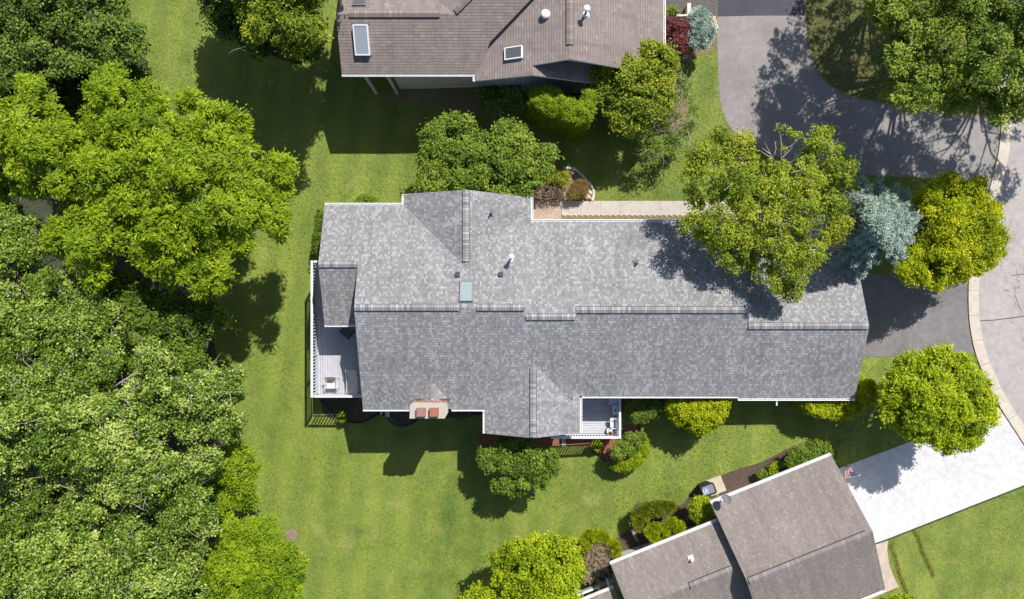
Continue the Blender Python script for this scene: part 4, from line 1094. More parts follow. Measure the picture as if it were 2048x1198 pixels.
def put_mesh(name, V, nf, k, tone, mat, parent):
    o0 = np.array(root_of(parent)); V = V - o0
    me = bpy.data.meshes.new(name)
    me.vertices.add(len(V)); me.vertices.foreach_set('co', V.astype(np.float32).ravel())
    me.loops.add(nf*k); me.loops.foreach_set('vertex_index', np.arange(nf*k, dtype=np.int32))
    me.polygons.add(nf); me.polygons.foreach_set('loop_start', np.arange(0, nf*k, k, dtype=np.int32))
    try: me.polygons.foreach_set('loop_total', np.full(nf, k, dtype=np.int32))
    except Exception: pass
    at = me.attributes.new('tone', 'FLOAT', 'FACE'); at.data.foreach_set('value', tone.astype(np.float32))
    me.materials.append(LM[mat] if isinstance(mat, str) else mat); me.update(calc_edges=True)
    o = bpy.data.objects.new(name, me); COL.objects.link(o); o.parent = parent
    return o
def leaf_quads(C, D, N, L, Wd):
    """rhombic leaves folded a little along the midrib"""
    Sd = unit(np.cross(D, N)); L = L[:,None]; Wd = Wd[:,None]
    b = C - D*L*.5; t = C + D*L*.5 - N*L*.08; m = C - D*L*.05
    l = m + Sd*Wd*.5 + N*Wd*.12; r = m - Sd*Wd*.5 + N*Wd*.12
    return np.stack([b, r, t, l], 1).reshape(-1, 3)
def crown(parent, lobes, mat, rc=.45, leaf=(.17,.10), cover=2.6, layers=2.4, style='round', seed=0, tonevar=.2, flat=.6, fill=True, lo=-.35, tone0=.5, name='crown', thick=1.0):
    rg = np.random.default_rng(seed+5)
    Cs, Ds, Ns, Ls, Ts = [], [], [], [], []
    for c, r in lobes:
        rcl = min(rc, r*.6)
        K = max(5, int(cover*2.0*(r/rcl)**2))
        d = rg.normal(size=(K*3, 3)); d = unit(d); d = d[d[:,2] > lo][:K]
        lt = rg.normal(0, tonevar*.5)
        rad = r*rg.uniform(.5, 1.04, len(d))[:,None]
        cc = c + d*rad*np.array((1,1,.8))
        n = max(8, int(layers*math.pi*rcl**2/(.5*leaf[0]*leaf[1])*.55))
        for i in range(len(d)):
            q = unit(rg.normal(size=(n,3))); q[:,2] = np.abs(q[:,2])*np.where(rg.random(n) < .75, 1, -1)
            s = rg.uniform(.35, 1, n)[:,None]**.5
            rr_ = rcl*rg.uniform(.5, 1.4)
            s = s*np.where(rg.random(n) < .15, rg.uniform(1.1, 1.9, n), 1)[:,None]; el = rg.uniform(.6, 1.35, 3)
            pos = cc[i] + q*s*rr_*np.array((1,1,flat))*el
            if style == 'feather':      # leaflets sweep outward and droop from the twig tip
                dd = unit(q*np.array((1,1,.25)) + d[i]*.35*np.array((1,1,0)) + rg.normal(0,.42,(n,3)) + np.array((0,0,-.30)))
                nn = unit(np.array((0,0,1.0)) + q*.4 + rg.normal(0,.35,(n,3)))
            elif style == 'needle':
                dd = unit(q*np.array((1,1,.6)) + d[i]*.8 + rg.normal(0,.25,(n,3)))
                nn = unit(q*.5 + np.array((0,0,.7)) + rg.normal(0,.5,(n,3)))
            else:
                dd = unit(rg.normal(size=(n,3))*np.array((1,1,.5)) + q*.4)
                nn = unit(q*.7 + d[i]*.3 + np.array((0,0,.75)) + rg.normal(0,.5,(n,3)))
            nn = unit(nn - dd*(nn*dd).sum(1, keepdims=True))
            Cs.append(pos); Ds.append(dd); Ns.append(nn)
            Ls.append(leaf[0]*rg.uniform(.65, 1.3, n))
            Ts.append(np.clip(tone0 + lt + rg.normal(0, tonevar*.6) + rg.normal(0, tonevar, n), 0, 1))
        if fill:                        # deeper foliage that closes the crown, tinted darker to stand for shaded gaps
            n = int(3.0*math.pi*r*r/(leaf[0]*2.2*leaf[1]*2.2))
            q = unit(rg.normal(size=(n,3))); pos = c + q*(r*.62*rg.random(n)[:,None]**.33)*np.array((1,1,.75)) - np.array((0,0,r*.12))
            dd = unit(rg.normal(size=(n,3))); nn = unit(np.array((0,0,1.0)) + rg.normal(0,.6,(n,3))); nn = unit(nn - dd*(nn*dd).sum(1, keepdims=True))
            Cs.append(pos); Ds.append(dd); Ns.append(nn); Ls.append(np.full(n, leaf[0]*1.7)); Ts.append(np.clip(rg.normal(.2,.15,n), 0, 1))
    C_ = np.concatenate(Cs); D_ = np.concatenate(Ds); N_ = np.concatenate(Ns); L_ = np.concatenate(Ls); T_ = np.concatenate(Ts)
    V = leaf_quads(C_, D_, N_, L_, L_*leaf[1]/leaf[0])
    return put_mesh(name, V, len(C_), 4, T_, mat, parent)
def limbs(parent, base, lobes, r0, bark, seed, name='trunk', fork=.42, maxn=40, bare=0, bare_mat='bark_pale', bare_r=.028):
    rg = random.Random(seed); g = G(); b = Vector(base)
    cs = [Vector(c) for c, r in lobes]; top = sum(cs, Vector())/len(cs); hz = max(c.z for c in cs)
    fk = b.lerp(Vector((top.x, top.y, top.z)), fork); fk.z = max(fk.z, b.z + .25)
    lean = Vector((rg.uniform(-.2,.2), rg.uniform(-.2,.2), 0))
    g.tube([b - Vector((0,0,.1)), b + Vector((0,0,.15)), b.lerp(fk,.5)+lean, fk], [r0*1.35, r0*1.05, r0*.9, r0*.75], 10)
    for c in cs[:maxn] if len(cs) <= maxn else rg.sample(cs, maxn):
        ln = .16*(c-fk).length; m = fk.lerp(c, .5) + Vector((rg.uniform(-ln,ln), rg.uniform(-ln,ln), rg.uniform(-.1,.5)))
        g.tube([fk, fk.lerp(m,.5)+Vector((0,0,.1)), m, c], [r0*.42, r0*.30, r0*.20, r0*.06], 6)
    g.build(name, bark, parent, smooth=True)
    if bare:
        g = G(); R2 = np.random.default_rng(seed)
        for _ in range(bare):
            c, r = lobes[R2.integers(len(lobes))]; d = unit(R2.normal(size=(1,3)))[0]; d[2] = abs(d[2])*.8+.35; d /= np.linalg.norm(d)
            p = np.array(c) + d*r*.55; q = [p]; dr = unit(R2.normal(size=(1,3))*np.array((1,1,.25)) + np.array((0,0,.25)))[0]
            for k in range(4): dr = dr + R2.normal(0,.28,3)*np.array((1,1,.4)); dr /= np.linalg.norm(dr); p = p + dr*R2.uniform(.22,.42); q.append(p)
            rr_ = bare_r*R2.uniform(.6,1.2)
            g.tube([tuple(x) for x in q], [rr_, rr_*.85, rr_*.65, rr_*.45, rr_*.25], 5)
            if R2.random() < .7:
                s_ = q[2] + (unit(R2.normal(size=(1,3))*np.array((1,1,.3)))[0])*.45; g.tube([tuple(q[2]), tuple(s_)], [rr_*.6, rr_*.2], 4)
        tag(g.build('bare_twigs', bare_mat, parent, smooth=True), kind='stuff')
def tree(name, label, poly, z, lr, mat, cat='tree', base=None, r0=.16, bark='bark', group=None, seed=1, bare=0, gap=1.05, fork=.42, zn=.5, bare_r=.017, maxn=40, skirt=False, lobes=None, **kw):
    lb = lobes or lobes_in(poly, z[0], z[1], lr, gap, seed, zn=zn)
    if cat == 'tree' and not lobes and not skirt:   # lower boughs under the canopy
        rg_ = random.Random(seed); cen = np.mean([c for c, r in lb], 0); small = z[1] < 6.0
        for c, r in list(lb):
            for lv in ((1, 2) if small else (1,)):
                zz = c[2] - r*1.15*lv
                if zz > r*.9 + gz(c[0]) and rg_.random() < (.7 if small else .4):
                    q = c + (cen - c)*.10*lv; lb.append((np.array((q[0], q[1], zz)), r*.9))
    if skirt:                      # foliage right down to the ground
        for c, r in list(lb):
            zz = c[2] - r*1.1
            while zz > r*.5 + gz(c[0]): lb.append((np.array((c[0], c[1], zz)), r*.92)); zz -= r*1.1
    if base is None:
        a = np.array([c for c, r in lb]); base = (float(a[:,0].mean()), float(a[:,1].mean()), 0)
    else: base = P(*base, 0)
    base = (base[0], base[1], gz(base[0]))
    t = thing(name, base, label, cat, group)
    crown(t, lb, mat, seed=seed, **kw)
    limbs(t, base, lb, r0, bark, seed, fork=fork, bare=bare, bare_r=bare_r, maxn=maxn, name='trunk' if cat == 'tree' else 'stem')
    return t, lb

WG = 'trees of the wood on the left'
tree('shade_tree', 'dark green tree at the top left corner of the photo', [(-140,-150),(100,-170),(235,-60),(255,30),(288,70),(282,115),(235,135),(200,150),(160,150),(100,165),(40,185),(-60,190),(-150,180)], (4.5,7.5), 42, 'deep', group=WG, seed=3, rc=.5, leaf=(.145,.095), r0=.25, bare=20, tonevar=.26, tone0=.72, cover=1.8)
tree('understory_tree', 'low dark tree in the gap between two bright crowns at upper left', [(90,130),(200,120),(260,110),(290,150),(250,190),(200,260),(130,300),(60,260),(-40,230),(-40,160),(30,140)], (2.6,4.2), 34, 'deep', group=WG, seed=33, rc=.4, leaf=(.15,.1), r0=.12, tone0=.4, cover=1.4)
LW = [(-160,205),(-60,190),(10,195),(38,178),(48,155),(72,152),(92,172),(94,205),(120,215),(128,245),(160,262),(176,248),(162,222),(176,205),(172,180),(190,145),(222,128),(245,140),(256,170),(285,168),(318,180),(336,200),(352,205),(365,182),(385,185),(398,202),(440,204),(468,222),(474,240),(496,240),(503,262),(488,285),(512,296),(508,314),(530,320),(548,310),(580,316),(590,335),(583,365),(588,392),(572,402),(577,440),(558,478),(540,466),(528,440),(512,452),(505,478),(498,508),(470,512),(455,500),(470,540),(462,560),(440,585),(415,600),(392,590),(370,560),(345,585),(325,552),(300,560),(275,530),(240,505),(225,520),(205,560),(195,580),(160,570),(140,540),(105,500),(80,470),(120,420),(110,400),(60,395),(20,400),(-60,395),(-160,420)]
tree('walnut_tree', 'big bright lime green tree with feathery leaves over the lawn edge', LW, (6.2,10.0), 30, 'lime', group=WG, seed=4, base=(300,400), rc=.42, leaf=(.20,.066), style='feather', r0=.34, gap=1.12, cover=2.0, layers=2.3, tonevar=.2, tone0=.58, bare=30, flat=.5, zn=.9)
tree('poplar_tree', 'pale-leaved tree at left edge below the big lime tree', [(-160,400),(-20,395),(40,410),(80,470),(75,520),(20,560),(30,640),(-20,700),(-160,720)], (6,8.4), 34, 'pale', group=WG, seed=5, rc=.38, leaf=(.125,.092), r0=.2, bare=50, bark='bark_pale', tone0=.52, tonevar=.24)
tree('poplar_tree', 'pale twiggy tree in the middle of the wood left of the dark one', [(60,555),(110,540),(170,580),(215,600),(240,650),(245,700),(232,752),(180,775),(110,745),(60,725),(0,720),(-10,640),(20,580)], (5.5,8.0), 34, 'pale', group=WG, seed=6, rc=.38, leaf=(.125,.092), r0=.2, bare=70, bark='bark_pale', tone0=.48, tonevar=.24)
tree('maple_tree', 'dark green tree at the wood edge beside its round shadow on the lawn', [(205,560),(260,545),(330,590),(400,598),(446,615),(455,645),(430,660),(404,690),(420,735),(415,790),(390,820),(330,770),(280,770),(235,740),(225,680)], (4.2,6.2), 32, 'mid', group=WG, seed=7, rc=.4, leaf=(.15,.10), r0=.2, tone0=.33, bare=15)
tree('poplar_tree', 'large pale twiggy tree filling the lower left above the bottom one', [(-160,720),(-40,715),(50,722),(120,740),(180,775),(250,772),(295,680),(350,712),(380,745),(420,735),(478,742),(474,780),(486,800),(470,830),(482,858),(440,880),(438,930),(400,960),(340,970),(300,1010),(200,1000),(120,980),(20,990),(-160,1000)], (6.5,9.2), 38, 'pale', group=WG, seed=8, rc=.38, leaf=(.125,.092), r0=.3, bare=220, bark='bark_pale', tonevar=.34, base=(150,860), gap=1.12, zn=1.2, cover=2.2)
tree('poplar_tree', 'pale twiggy tree at the bottom left corner of the photo', [(-160,990),(20,985),(120,980),(200,1005),(270,1010),(330,975),(400,965),(428,1000),(436,1050),(410,1110),(405,1160),(415,1320),(-160,1320)], (5.8,8.4), 38, 'pale', group=WG, seed=9, rc=.38, leaf=(.125,.092), r0=.3, bare=170, bark='bark_pale', tonevar=.34, gap=1.12, zn=1.2, cover=2.2)
tree('walnut_tree', 'bright lime feathery tree at the lawn edge near the bottom', [(430,905),(460,885),(490,888),(515,930),(508,960),(512,1000),(500,1025),(545,1042),(562,1075),(590,1090),(604,1130),(605,1200),(600,1320),(410,1320),(398,1180),(420,1100),(445,1050),(430,1000),(425,950)], (4.5,7.0), 27, 'lime', group=WG, seed=10, rc=.36, leaf=(.17,.055), style='feather', r0=.2, flat=.5, tone0=.5, gap=1.1, zn=.8, base=(505,1110))
tree('broadleaf_tree', 'tree at the top edge casting the large shadow on the lawn', [(405,-260),(560,-330),(700,-230),(690,-60),(660,-10),(636,20),(645,60),(625,95),(590,112),(555,98),(530,75),(498,92),(488,60),(500,35),(470,20),(455,-20),(390,-60)], (6.5,9.5), 32, 'olive', seed=12, rc=.42, leaf=(.13,.09), r0=.24, bare=25, base=(560,-40), tonevar=.24, tone0=.52)
tree('understory_tree', 'dark low tree under the olive crown at the top edge', [(385,-60),(450,-80),(500,0),(560,60),(640,40),(655,60),(640,110),(600,130),(560,120),(520,110),(470,80),(430,60),(400,20)], (3.2,4.6), 28, 'deep', seed=13, rc=.4, leaf=(.15,.1), r0=.1, tone0=.45, cover=1.2)
tree('ornamental_tree', 'rounded green tree against the north gable of the grey house', [(838,310),(846,262),(880,240),(905,226),(935,236),(958,262),(985,266),(1005,244),(1042,248),(1062,270),(1078,288),(1106,295),(1112,330),(1092,360),(1068,385),(1010,400),(940,400),(870,398),(835,372)], (3.0,4.4), 25, 'mid', seed=14, rc=.3, leaf=(.13,.085), r0=.12, style='feather', flat=.7, tone0=.58, tonevar=.2, layers=2.6)
tree('ornamental_tree', 'yellowish tree over the corner of the brown roof', [(1184,150),(1196,115),(1200,90),(1228,72),(1255,84),(1290,76),(1322,84),(1345,100),(1352,130),(1346,165),(1350,195),(1335,225),(1300,240),(1262,262),(1225,245),(1200,215),(1192,185)], (2.0,4.1), 26, 'olive', seed=15, rc=.34, leaf=(.14,.09), r0=.13, bare=14, bare_r=.012, tonevar=.24, tone0=.56)
tree('thin_shrub', 'loose thin shrub with bare grey twigs south of the yellowish tree', [(1283,250),(1300,220),(1335,205),(1352,150),(1375,150),(1392,190),(1395,240),(1385,275),(1350,310),(1300,320),(1275,300)], (1.3,2.4), 22, 'mid', cat='shrub', seed=16, rc=.3, leaf=(.12,.05), r0=.05, bare=60, bare_r=.012, cover=.7, layers=1.4, style='feather', fill=False, tone0=.5)
tree('birch_tree', 'broad yellow-green tree overhanging the grey roof by the driveway', [(1372,330),(1382,300),(1412,278),(1432,262),(1470,262),(1496,268),(1510,295),(1532,318),(1560,322),(1590,322),(1602,300),(1622,280),(1640,254),(1658,256),(1672,288),(1690,305),(1712,345),(1694,372),(1690,400),(1702,430),(1698,462),(1668,482),(1652,500),(1642,530),(1612,550),(1603,590),(1570,598),(1545,592),(1528,555),(1498,545),(1455,535),(1420,510),(1396,478),(1368,458),(1376,420),(1366,385)], (4.3,6.8), 29, 'birch', seed=17, rc=.36, leaf=(.11,.072), r0=.2, base=(1560,455), bare=45, bare_r=.014, tonevar=.25, gap=1.16, zn=1.0, cover=1.8, layers=2.0, fill=False, tone0=.62)
SP = [(1690,375),(1712,362),(1728,346),(1745,366),(1765,348),(1785,372),(1812,374),(1830,400),(1858,412),(1866,440),(1846,462),(1840,492),(1822,505),(1820,535),(1796,534),(1775,520),(1752,530),(1730,550),(1700,552),(1664,538),(1646,508),(1676,480),(1700,455),(1702,420)]
def spruce_lobes(poly, cx, cy, zt, zb, nb, seed):
    rg = random.Random(seed); out = []
    for tier in range(5):
        for i in range(nb):
            a = 2*math.pi*(i + .37*tier + rg.uniform(-.25,.25))/nb; L = 0
            while pin(poly, cx+math.cos(a)*(L+4), cy+math.sin(a)*(L+4)) and L < 200: L += 2
            reach = L*(1-.19*tier); z0_ = zb + (zt-zb)*tier/4.6
            t = .15 + rg.random()*.1
            while t < 1.0:
                R_ = reach*t; z_ = z0_ + .5*(1-t) + rg.uniform(-.1,.1); rp = 11*(1-.3*t)
                k_ = (H-z_)/F; X_, Y_ = (cx+math.cos(a)*R_-1024)*k_, (599-cy-math.sin(a)*R_)*k_
                out.append((np.array((X_, Y_, z_)), rp*k_)); t += 6.5/max(reach, 12)
    return out
tree('spruce_tree', 'blue spruce between the yellow-green tree and the golden one', [(1690,375),(1712,365),(1728,350),(1745,366),(1765,352),(1785,372),(1812,378),(1830,400),(1856,415),(1864,440),(1846,462),(1838,490),(1822,505),(1818,530),(1796,532),(1775,515),(1750,525),(1730,545),(1700,548),(1668,535),(1650,508),(1680,480),(1700,455),(1702,420)], (3.5,6.8), 18, 'spruce', seed=18, rc=.15, leaf=(.11,.035), style='needle', r0=.16, base=(1750,460), tonevar=.16, cover=1.5, layers=1.8, flat=.8, lobes=spruce_lobes(SP, 1756, 450, 9.0, 5.6, 16, 5), tone0=.6)
tree('golden_tree', 'golden yellow rounded tree at the kerb beside the blue spruce', [(1838,408),(1850,372),(1885,352),(1905,344),(1935,360),(1965,358),(1978,392),(2000,410),(2005,450),(2016,478),(2000,520),(1972,545),(1940,558),(1905,570),(1875,582),(1850,570),(1812,560),(1795,540),(1812,515),(1840,480),(1850,450)], (2.8,4.8), 26, 'gold', seed=19, rc=.34, leaf=(.12,.07), r0=.14, tonevar=.22, base=(1905,470), gap=1.08, flat=.75)
tree('round_tree', 'round yellow-green tree at the corner of the bright white driveway', [(1762,790),(1768,760),(1790,735),(1800,712),(1840,703),(1868,698),(1900,700),(1935,712),(1952,735),(1975,755),(1982,790),(1994,805),(1992,845),(1965,862),(1958,890),(1920,900),(1885,905),(1855,888),(1820,880),(1788,862),(1764,830)], (3.2,5.4), 25, 'yellow', seed=20, rc=.33, leaf=(.18,.075), style='feather', r0=.14, tonevar=.2, base=(1872,808), gap=1.04, tone0=.6)
tree('small_tree', 'dark leafy small tree south of the gable with its shadow on the lawn', [(960,935),(958,905),(985,892),(1000,876),(1040,872),(1068,890),(1088,902),(1112,905),(1118,935),(1102,955),(1090,978),(1062,972),(1040,988),(1005,984),(980,975),(985,955)], (2.2,3.5), 19, 'mid', seed=21, rc=.26, leaf=(.15,.075), r0=.09, style='feather', base=(1035,925), tonevar=.18, tone0=.42)
tree('broadleaf_tree', 'large green tree over the kerb at the top right corner', [(1765,-60),(1740,20),(1768,50),(1782,90),(1775,130),(1792,160),(1775,190),(1800,205),(1850,212),(1905,230),(1950,222),(1992,232),(2020,255),(2035,235),(2060,228),(2200,200),(2260,-20),(2200,-220),(1900,-240)], (6.5,10.0), 34, 'mid', seed=22, rc=.42, leaf=(.16,.065), style='feather', r0=.25, base=(1900,20), gap=1.12, bare=30, tonevar=.26, tone0=.62, fill=False, cover=1.9, zn=.9)
tree('broadleaf_tree', 'tall tree beyond the top edge shading the grass island', [(1815,-110),(1880,-40),(1990,-60),(2120,-120),(2230,-300),(2200,-440),(2000,-520),(1880,-420),(1800,-250)], (7,10), 34, 'mid', seed=23, rc=.42, leaf=(.17,.10), r0=.22, gap=1.1, cover=1.0, layers=1.3, fill=False, maxn=14)
tree('broadleaf_tree', 'tall tree beyond the right edge shading the kerb', [(2110,-120),(2200,-160),(2420,-100),(2440,60),(2330,120),(2200,100)], (7,9.5), 32, 'mid', seed=26, rc=.42, leaf=(.17,.10), r0=.22, gap=1.1, cover=1.0, layers=1.3, fill=False, maxn=14)
tree('broadleaf_tree', 'sunny green tree cut off by the bottom edge of the photo', [(985,1140),(988,1108),(1020,1088),(1050,1075),(1085,1070),(1120,1068),(1148,1085),(1160,1110),(1170,1145),(1160,1190),(1165,1300),(1000,1300),(960,1230),(900,1240),(930,1195),(975,1180)], (3.4,5.4), 25, 'yellow', seed=24, rc=.34, leaf=(.16,.08), r0=.14, tonevar=.22, tone0=.5, base=(1080,1190))

def shrub(name, label, poly, z, lr, mat, seed, group=None, **kw):
    kw.setdefault('rc', .2); kw.setdefault('leaf', (.085,.055)); kw.setdefault('r0', .04); kw.setdefault('layers', 2.6); kw.setdefault('gap', .9)
    return tree(name, label, poly, z, lr, mat, cat=kw.pop('cat', 'shrub'), seed=seed, group=group, fork=.3, **kw)
t, lb = shrub('flowering_bush', 'dark bush with small white flowers below the brown roof', [(952,190),(968,172),(1000,168),(1035,174),(1052,195),(1045,222),(1010,235),(975,228)], (1.5,2.1), 15, 'mid', 41, tone0=.5)
R3 = np.random.default_rng(9); cf = []
for _ in range(170):
    c, r = lb[R3.integers(len(lb))]; d = unit(R3.normal(size=(1,3)))[0]; d[2] = abs(d[2]); cf.append(c + d*r*1.12)
cf = np.array(cf); n = len(cf); dd = unit(R3.normal(size=(n,3))*np.array((1,1,.2))); nn = unit(np.array((0,0,1.)) + R3.normal(0,.2,(n,3))); nn = unit(nn-dd*(nn*dd).sum(1,keepdims=True))
put_mesh('flowers', leaf_quads(cf, dd, nn, np.full(n,.075), np.full(n,.07)), n, 4, R3.random(n), 'white', t)
shrub('clipped_hedge', 'bright green clipped hedge under the blue gable wall', [(1062,205),(1064,180),(1085,173),(1112,176),(1135,195),(1160,200),(1175,180),(1188,190),(1190,218),(1180,240),(1155,248),(1120,238),(1085,225)], (3.1,3.8), 15, 'lime', 42, skirt=True, tone0=.6, rc=.16, leaf=(.06,.045), gap=.8, zn=.2)
shrub('japanese_maple', 'dark red-leaved bush by the pale low wall', [(1327,50),(1345,38),(1370,42),(1378,60),(1382,85),(1370,102),(1352,110),(1335,95),(1325,75)], (1.1,1.9), 14, 'red', 43, rc=.18, leaf=(.10,.05), style='feather', tone0=.55)
shrub('dwarf_spruce', 'pale blue dwarf spruce between red bush and driveway', [(1376,45),(1385,20),(1402,14),(1418,28),(1427,50),(1428,75),(1412,98),(1388,96),(1378,75)], (1.0,1.9), 12, 'spruce', 44, rc=.15, leaf=(.09,.03), style='needle', tone0=.62, layers=2.2)
shrub('clipped_ball', 'smooth clipped green dome behind the yellowish tree', [(1322,115),(1330,105),(1348,108),(1358,125),(1356,142),(1342,148),(1328,140)], (1.4,1.9), 12, 'yellow', 45, rc=.14, leaf=(.05,.035), tone0=.42, zn=.1, gap=.75)
CH = 'yellow-green hedges along the south wall'
shrub('golden_hedge', 'dense golden shrub left of the white splash block under the eave', [(1338,815),(1345,800),(1380,795),(1430,795),(1456,800),(1454,825),(1438,850),(1410,868),(1385,862),(1355,848),(1340,832)], (1.3,2.5), 15, 'gold', 46, CH, skirt=True, tone0=.52, rc=.18, leaf=(.09,.065), gap=.8, zn=.25)
shrub('golden_hedge', 'curved golden shrub wrapping the garage corner of the grey house', [(1610,812),(1612,800),(1680,798),(1718,785),(1735,762),(1750,770),(1750,792),(1735,812),(1712,832),(1680,836),(1640,834),(1618,826)], (1.2,2.2), 14, 'gold', 47, CH, skirt=True, tone0=.5, rc=.18, leaf=(.09,.065), gap=.8, zn=.25)
shrub('leafy_bush', 'dark green bush in shade beside the small south deck', [(1252,800),(1262,790),(1300,790),(1322,800),(1318,822),(1300,838),(1280,846),(1262,835),(1254,818)], (1.0,1.7), 14, 'mid', 48, tone0=.45)
shrub('clipped_hedge', 'curved clipped yellow-green hedge round the taller bush', [(1225,925),(1240,918),(1262,910),(1275,890),(1270,872),(1284,865),(1294,880),(1296,905),(1282,928),(1260,940),(1235,942),(1222,934)], (.8,1.15), 9, 'yellow', 49, rc=.12, leaf=(.05,.035), tone0=.42, zn=.1, gap=.7)
shrub('leafy_bush', 'taller leafy bush rising inside the curved clipped hedge', [(1224,898),(1232,882),(1252,870),(1275,864),(1290,868),(1288,885),(1270,902),(1255,912),(1235,918),(1226,912)], (1.3,1.9), 11, 'mid', 50, tone0=.62)
shrub('leafy_bush', 'full green bush north of the taupe garage roof', [(1572,912),(1585,895),(1610,886),(1640,884),(1662,895),(1660,912),(1630,925),(1595,936),(1575,930)], (1.0,1.6), 13, 'mid', 51, tone0=.55)
shrub('leafy_bush', 'low light green bush left of the full green one by the taupe roof', [(1536,935),(1548,922),(1568,925),(1578,935),(1565,944),(1542,948)], (.5,.8), 8, 'yellow', 52, rc=.15, tone0=.45)
shrub('leafy_bush', 'small dark low bush at the right end of the bare mulch', [(1512,948),(1522,938),(1535,942),(1536,952),(1522,958)], (.4,.6), 7, 'mid', 53, rc=.13, tone0=.45)
t, lb = shrub('yellow_flowers', 'clump of yellow flowers beside the taupe garage corner', [(1650,900),(1658,892),(1668,898),(1672,915),(1664,922),(1652,914)], (.35,.5), 6, 'yellow', 54, rc=.12, tone0=.4, cat='flowers')
cf = np.array([P(1647+R3.normal(0,4), 900+R3.normal(0,3), .8) for _ in range(26)] + [P(1659+R3.normal(0,3), 897+R3.normal(0,3), .75) for _ in range(20)]); cf[:,2] += [gz(x) for x in cf[:,0]]; n = len(cf)
dd = unit(R3.normal(size=(n,3))*np.array((1,1,.1))); nn = unit(np.array((0,0,1.)) + R3.normal(0,.15,(n,3))); nn = unit(nn-dd*(nn*dd).sum(1,keepdims=True))
put_mesh('petals', leaf_quads(cf, dd, nn, np.full(n,.10), np.full(n,.09)), n, 4, R3.random(n), 'petal', t)
shrub('round_bush', 'bright yellow-green bush tucked in the corner of the taupe roofs', [(1378,1015),(1385,1000),(1402,992),(1420,998),(1430,1015),(1428,1035),(1410,1048),(1392,1042),(1380,1030)], (1.2,1.9), 12, 'yellow', 55, tone0=.62, rc=.17)
shrub('yew_bush', 'olive-green spreading yew along the lawn edge', [(1262,1040),(1266,1022),(1285,1008),(1310,1000),(1340,1002),(1352,1012),(1342,1026),(1315,1032),(1294,1042),(1278,1058),(1268,1052)], (.9,1.35), 11, 'yew', 56, rc=.14, leaf=(.07,.025), style='needle', tone0=.55, gap=.75)
GB = 'small golden conifers by the taupe roof'
shrub('golden_conifer', 'left smaller golden conifer below the olive yew', [(1290,1062),(1296,1048),(1312,1044),(1323,1055),(1322,1075),(1312,1086),(1298,1078)], (1.1,1.7), 10, 'gold', 57, GB, rc=.13, leaf=(.07,.03), style='needle', tone0=.38)
shrub('golden_conifer', 'right larger golden conifer below the olive yew', [(1325,1055),(1332,1040),(1350,1034),(1366,1045),(1368,1060),(1355,1072),(1338,1078),(1326,1070)], (1.1,1.8), 11, 'gold', 58, GB, rc=.13, leaf=(.07,.03), style='needle', tone0=.38)
shrub('golden_conifer', 'clumped golden conifer ring above the dead bush', [(1162,1082),(1166,1064),(1185,1056),(1208,1060),(1222,1074),(1238,1085),(1240,1105),(1230,1115),(1220,1098),(1212,1085),(1195,1078),(1178,1085),(1170,1098)], (1.2,1.7), 9, 'gold', 59, rc=.13, leaf=(.07,.03), style='needle', tone0=.38)
def twig_bush(name, label, poly, z, n, seed, leafmat_=None, tone=.5, bark='bark_pale', rr=.016):
    lb = lobes_in(poly, z[0], z[1], 12, .9, seed); a = np.array([c for c, r in lb]); base = (float(a[:,0].mean()), float(a[:,1].mean()), gz(float(a[:,0].mean())))
    t = thing(name, base, label, 'shrub'); g = G(); R2 = np.random.default_rng(seed)
    for _ in range(n):
        c, r = lb[R2.integers(len(lb))]; e = c + unit(R2.normal(size=(1,3)))[0]*r*np.array((1,1,.5)); e[2] = max(e[2], base[2]+.1)
        b = np.array(base) + R2.normal(0,.12,3)*np.array((1,1,0)); m = b*.5+e*.5 + R2.normal(0,.12,3); m[2] = base[2] + (e[2]-base[2])*.75
        g.tube([tuple(b), tuple(m), tuple(e)], [rr*1.6, rr, rr*.4], 5, caps=False)
        for _ in range(3):
            p = m*(.6-.3*R2.random()) + e*(.4+.0) ; p = m + (e-m)*R2.random(); q = p + unit(R2.normal(size=(1,3)))[0]*.28*np.array((1,1,.5)); g.tube([tuple(p), tuple(q)], [rr*.7, rr*.2], 4, caps=False)
    g.build('twigs', bark, t)
    if leafmat_: crown(t, lb, leafmat_, rc=.16, leaf=(.07,.035), cover=.8, layers=.9, seed=seed, fill=False, tone0=tone)
    return t
twig_bush('dead_bush', 'mostly dead grey bush inside the golden conifer ring', [(1168,1105),(1180,1086),(1200,1082),(1222,1098),(1228,1118),(1215,1140),(1190,1160),(1165,1165),(1155,1140)], (1.0,1.6), 130, 61, 'brown', .7)
twig_bush('dry_shrub', 'brown-grey dry shrub between the green tree and paver landing', [(1072,375),(1095,355),(1120,365),(1135,380),(1125,395),(1090,399),(1070,398)], (.4,.8), 90, 62, 'brown', .55, 'bark')
shrub('rusty_shrub', 'rust-orange feathery low shrub in the rockery', [(1138,378),(1150,362),(1168,362),(1178,378),(1170,392),(1150,398),(1136,394)], (.4,.75), 9, 'rust', 63, rc=.14, leaf=(.09,.03), style='feather', tone0=.5, layers=1.6)
shrub('leafy_bush', 'small green plant by the north gutter at the west end', [(712,402),(722,392),(740,390),(752,400),(755,410),(715,412)], (.5,.9), 8, 'mid', 64, rc=.15, tone0=.6)
shrub('leafy_bush', 'narrow leafy bush along the west rake of the grey house', [(628,470),(632,445),(642,425),(650,430),(650,500),(640,512),(628,500)], (1.0,1.6), 11, 'mid', 65, rc=.18, tone0=.4)
shrub('leafy_bush', 'little sunlit plant beside the black edging strip', [(678,832),(686,822),(694,830),(692,840),(680,842)], (.5,.8), 6, 'lime', 66, rc=.12, tone0=.6)
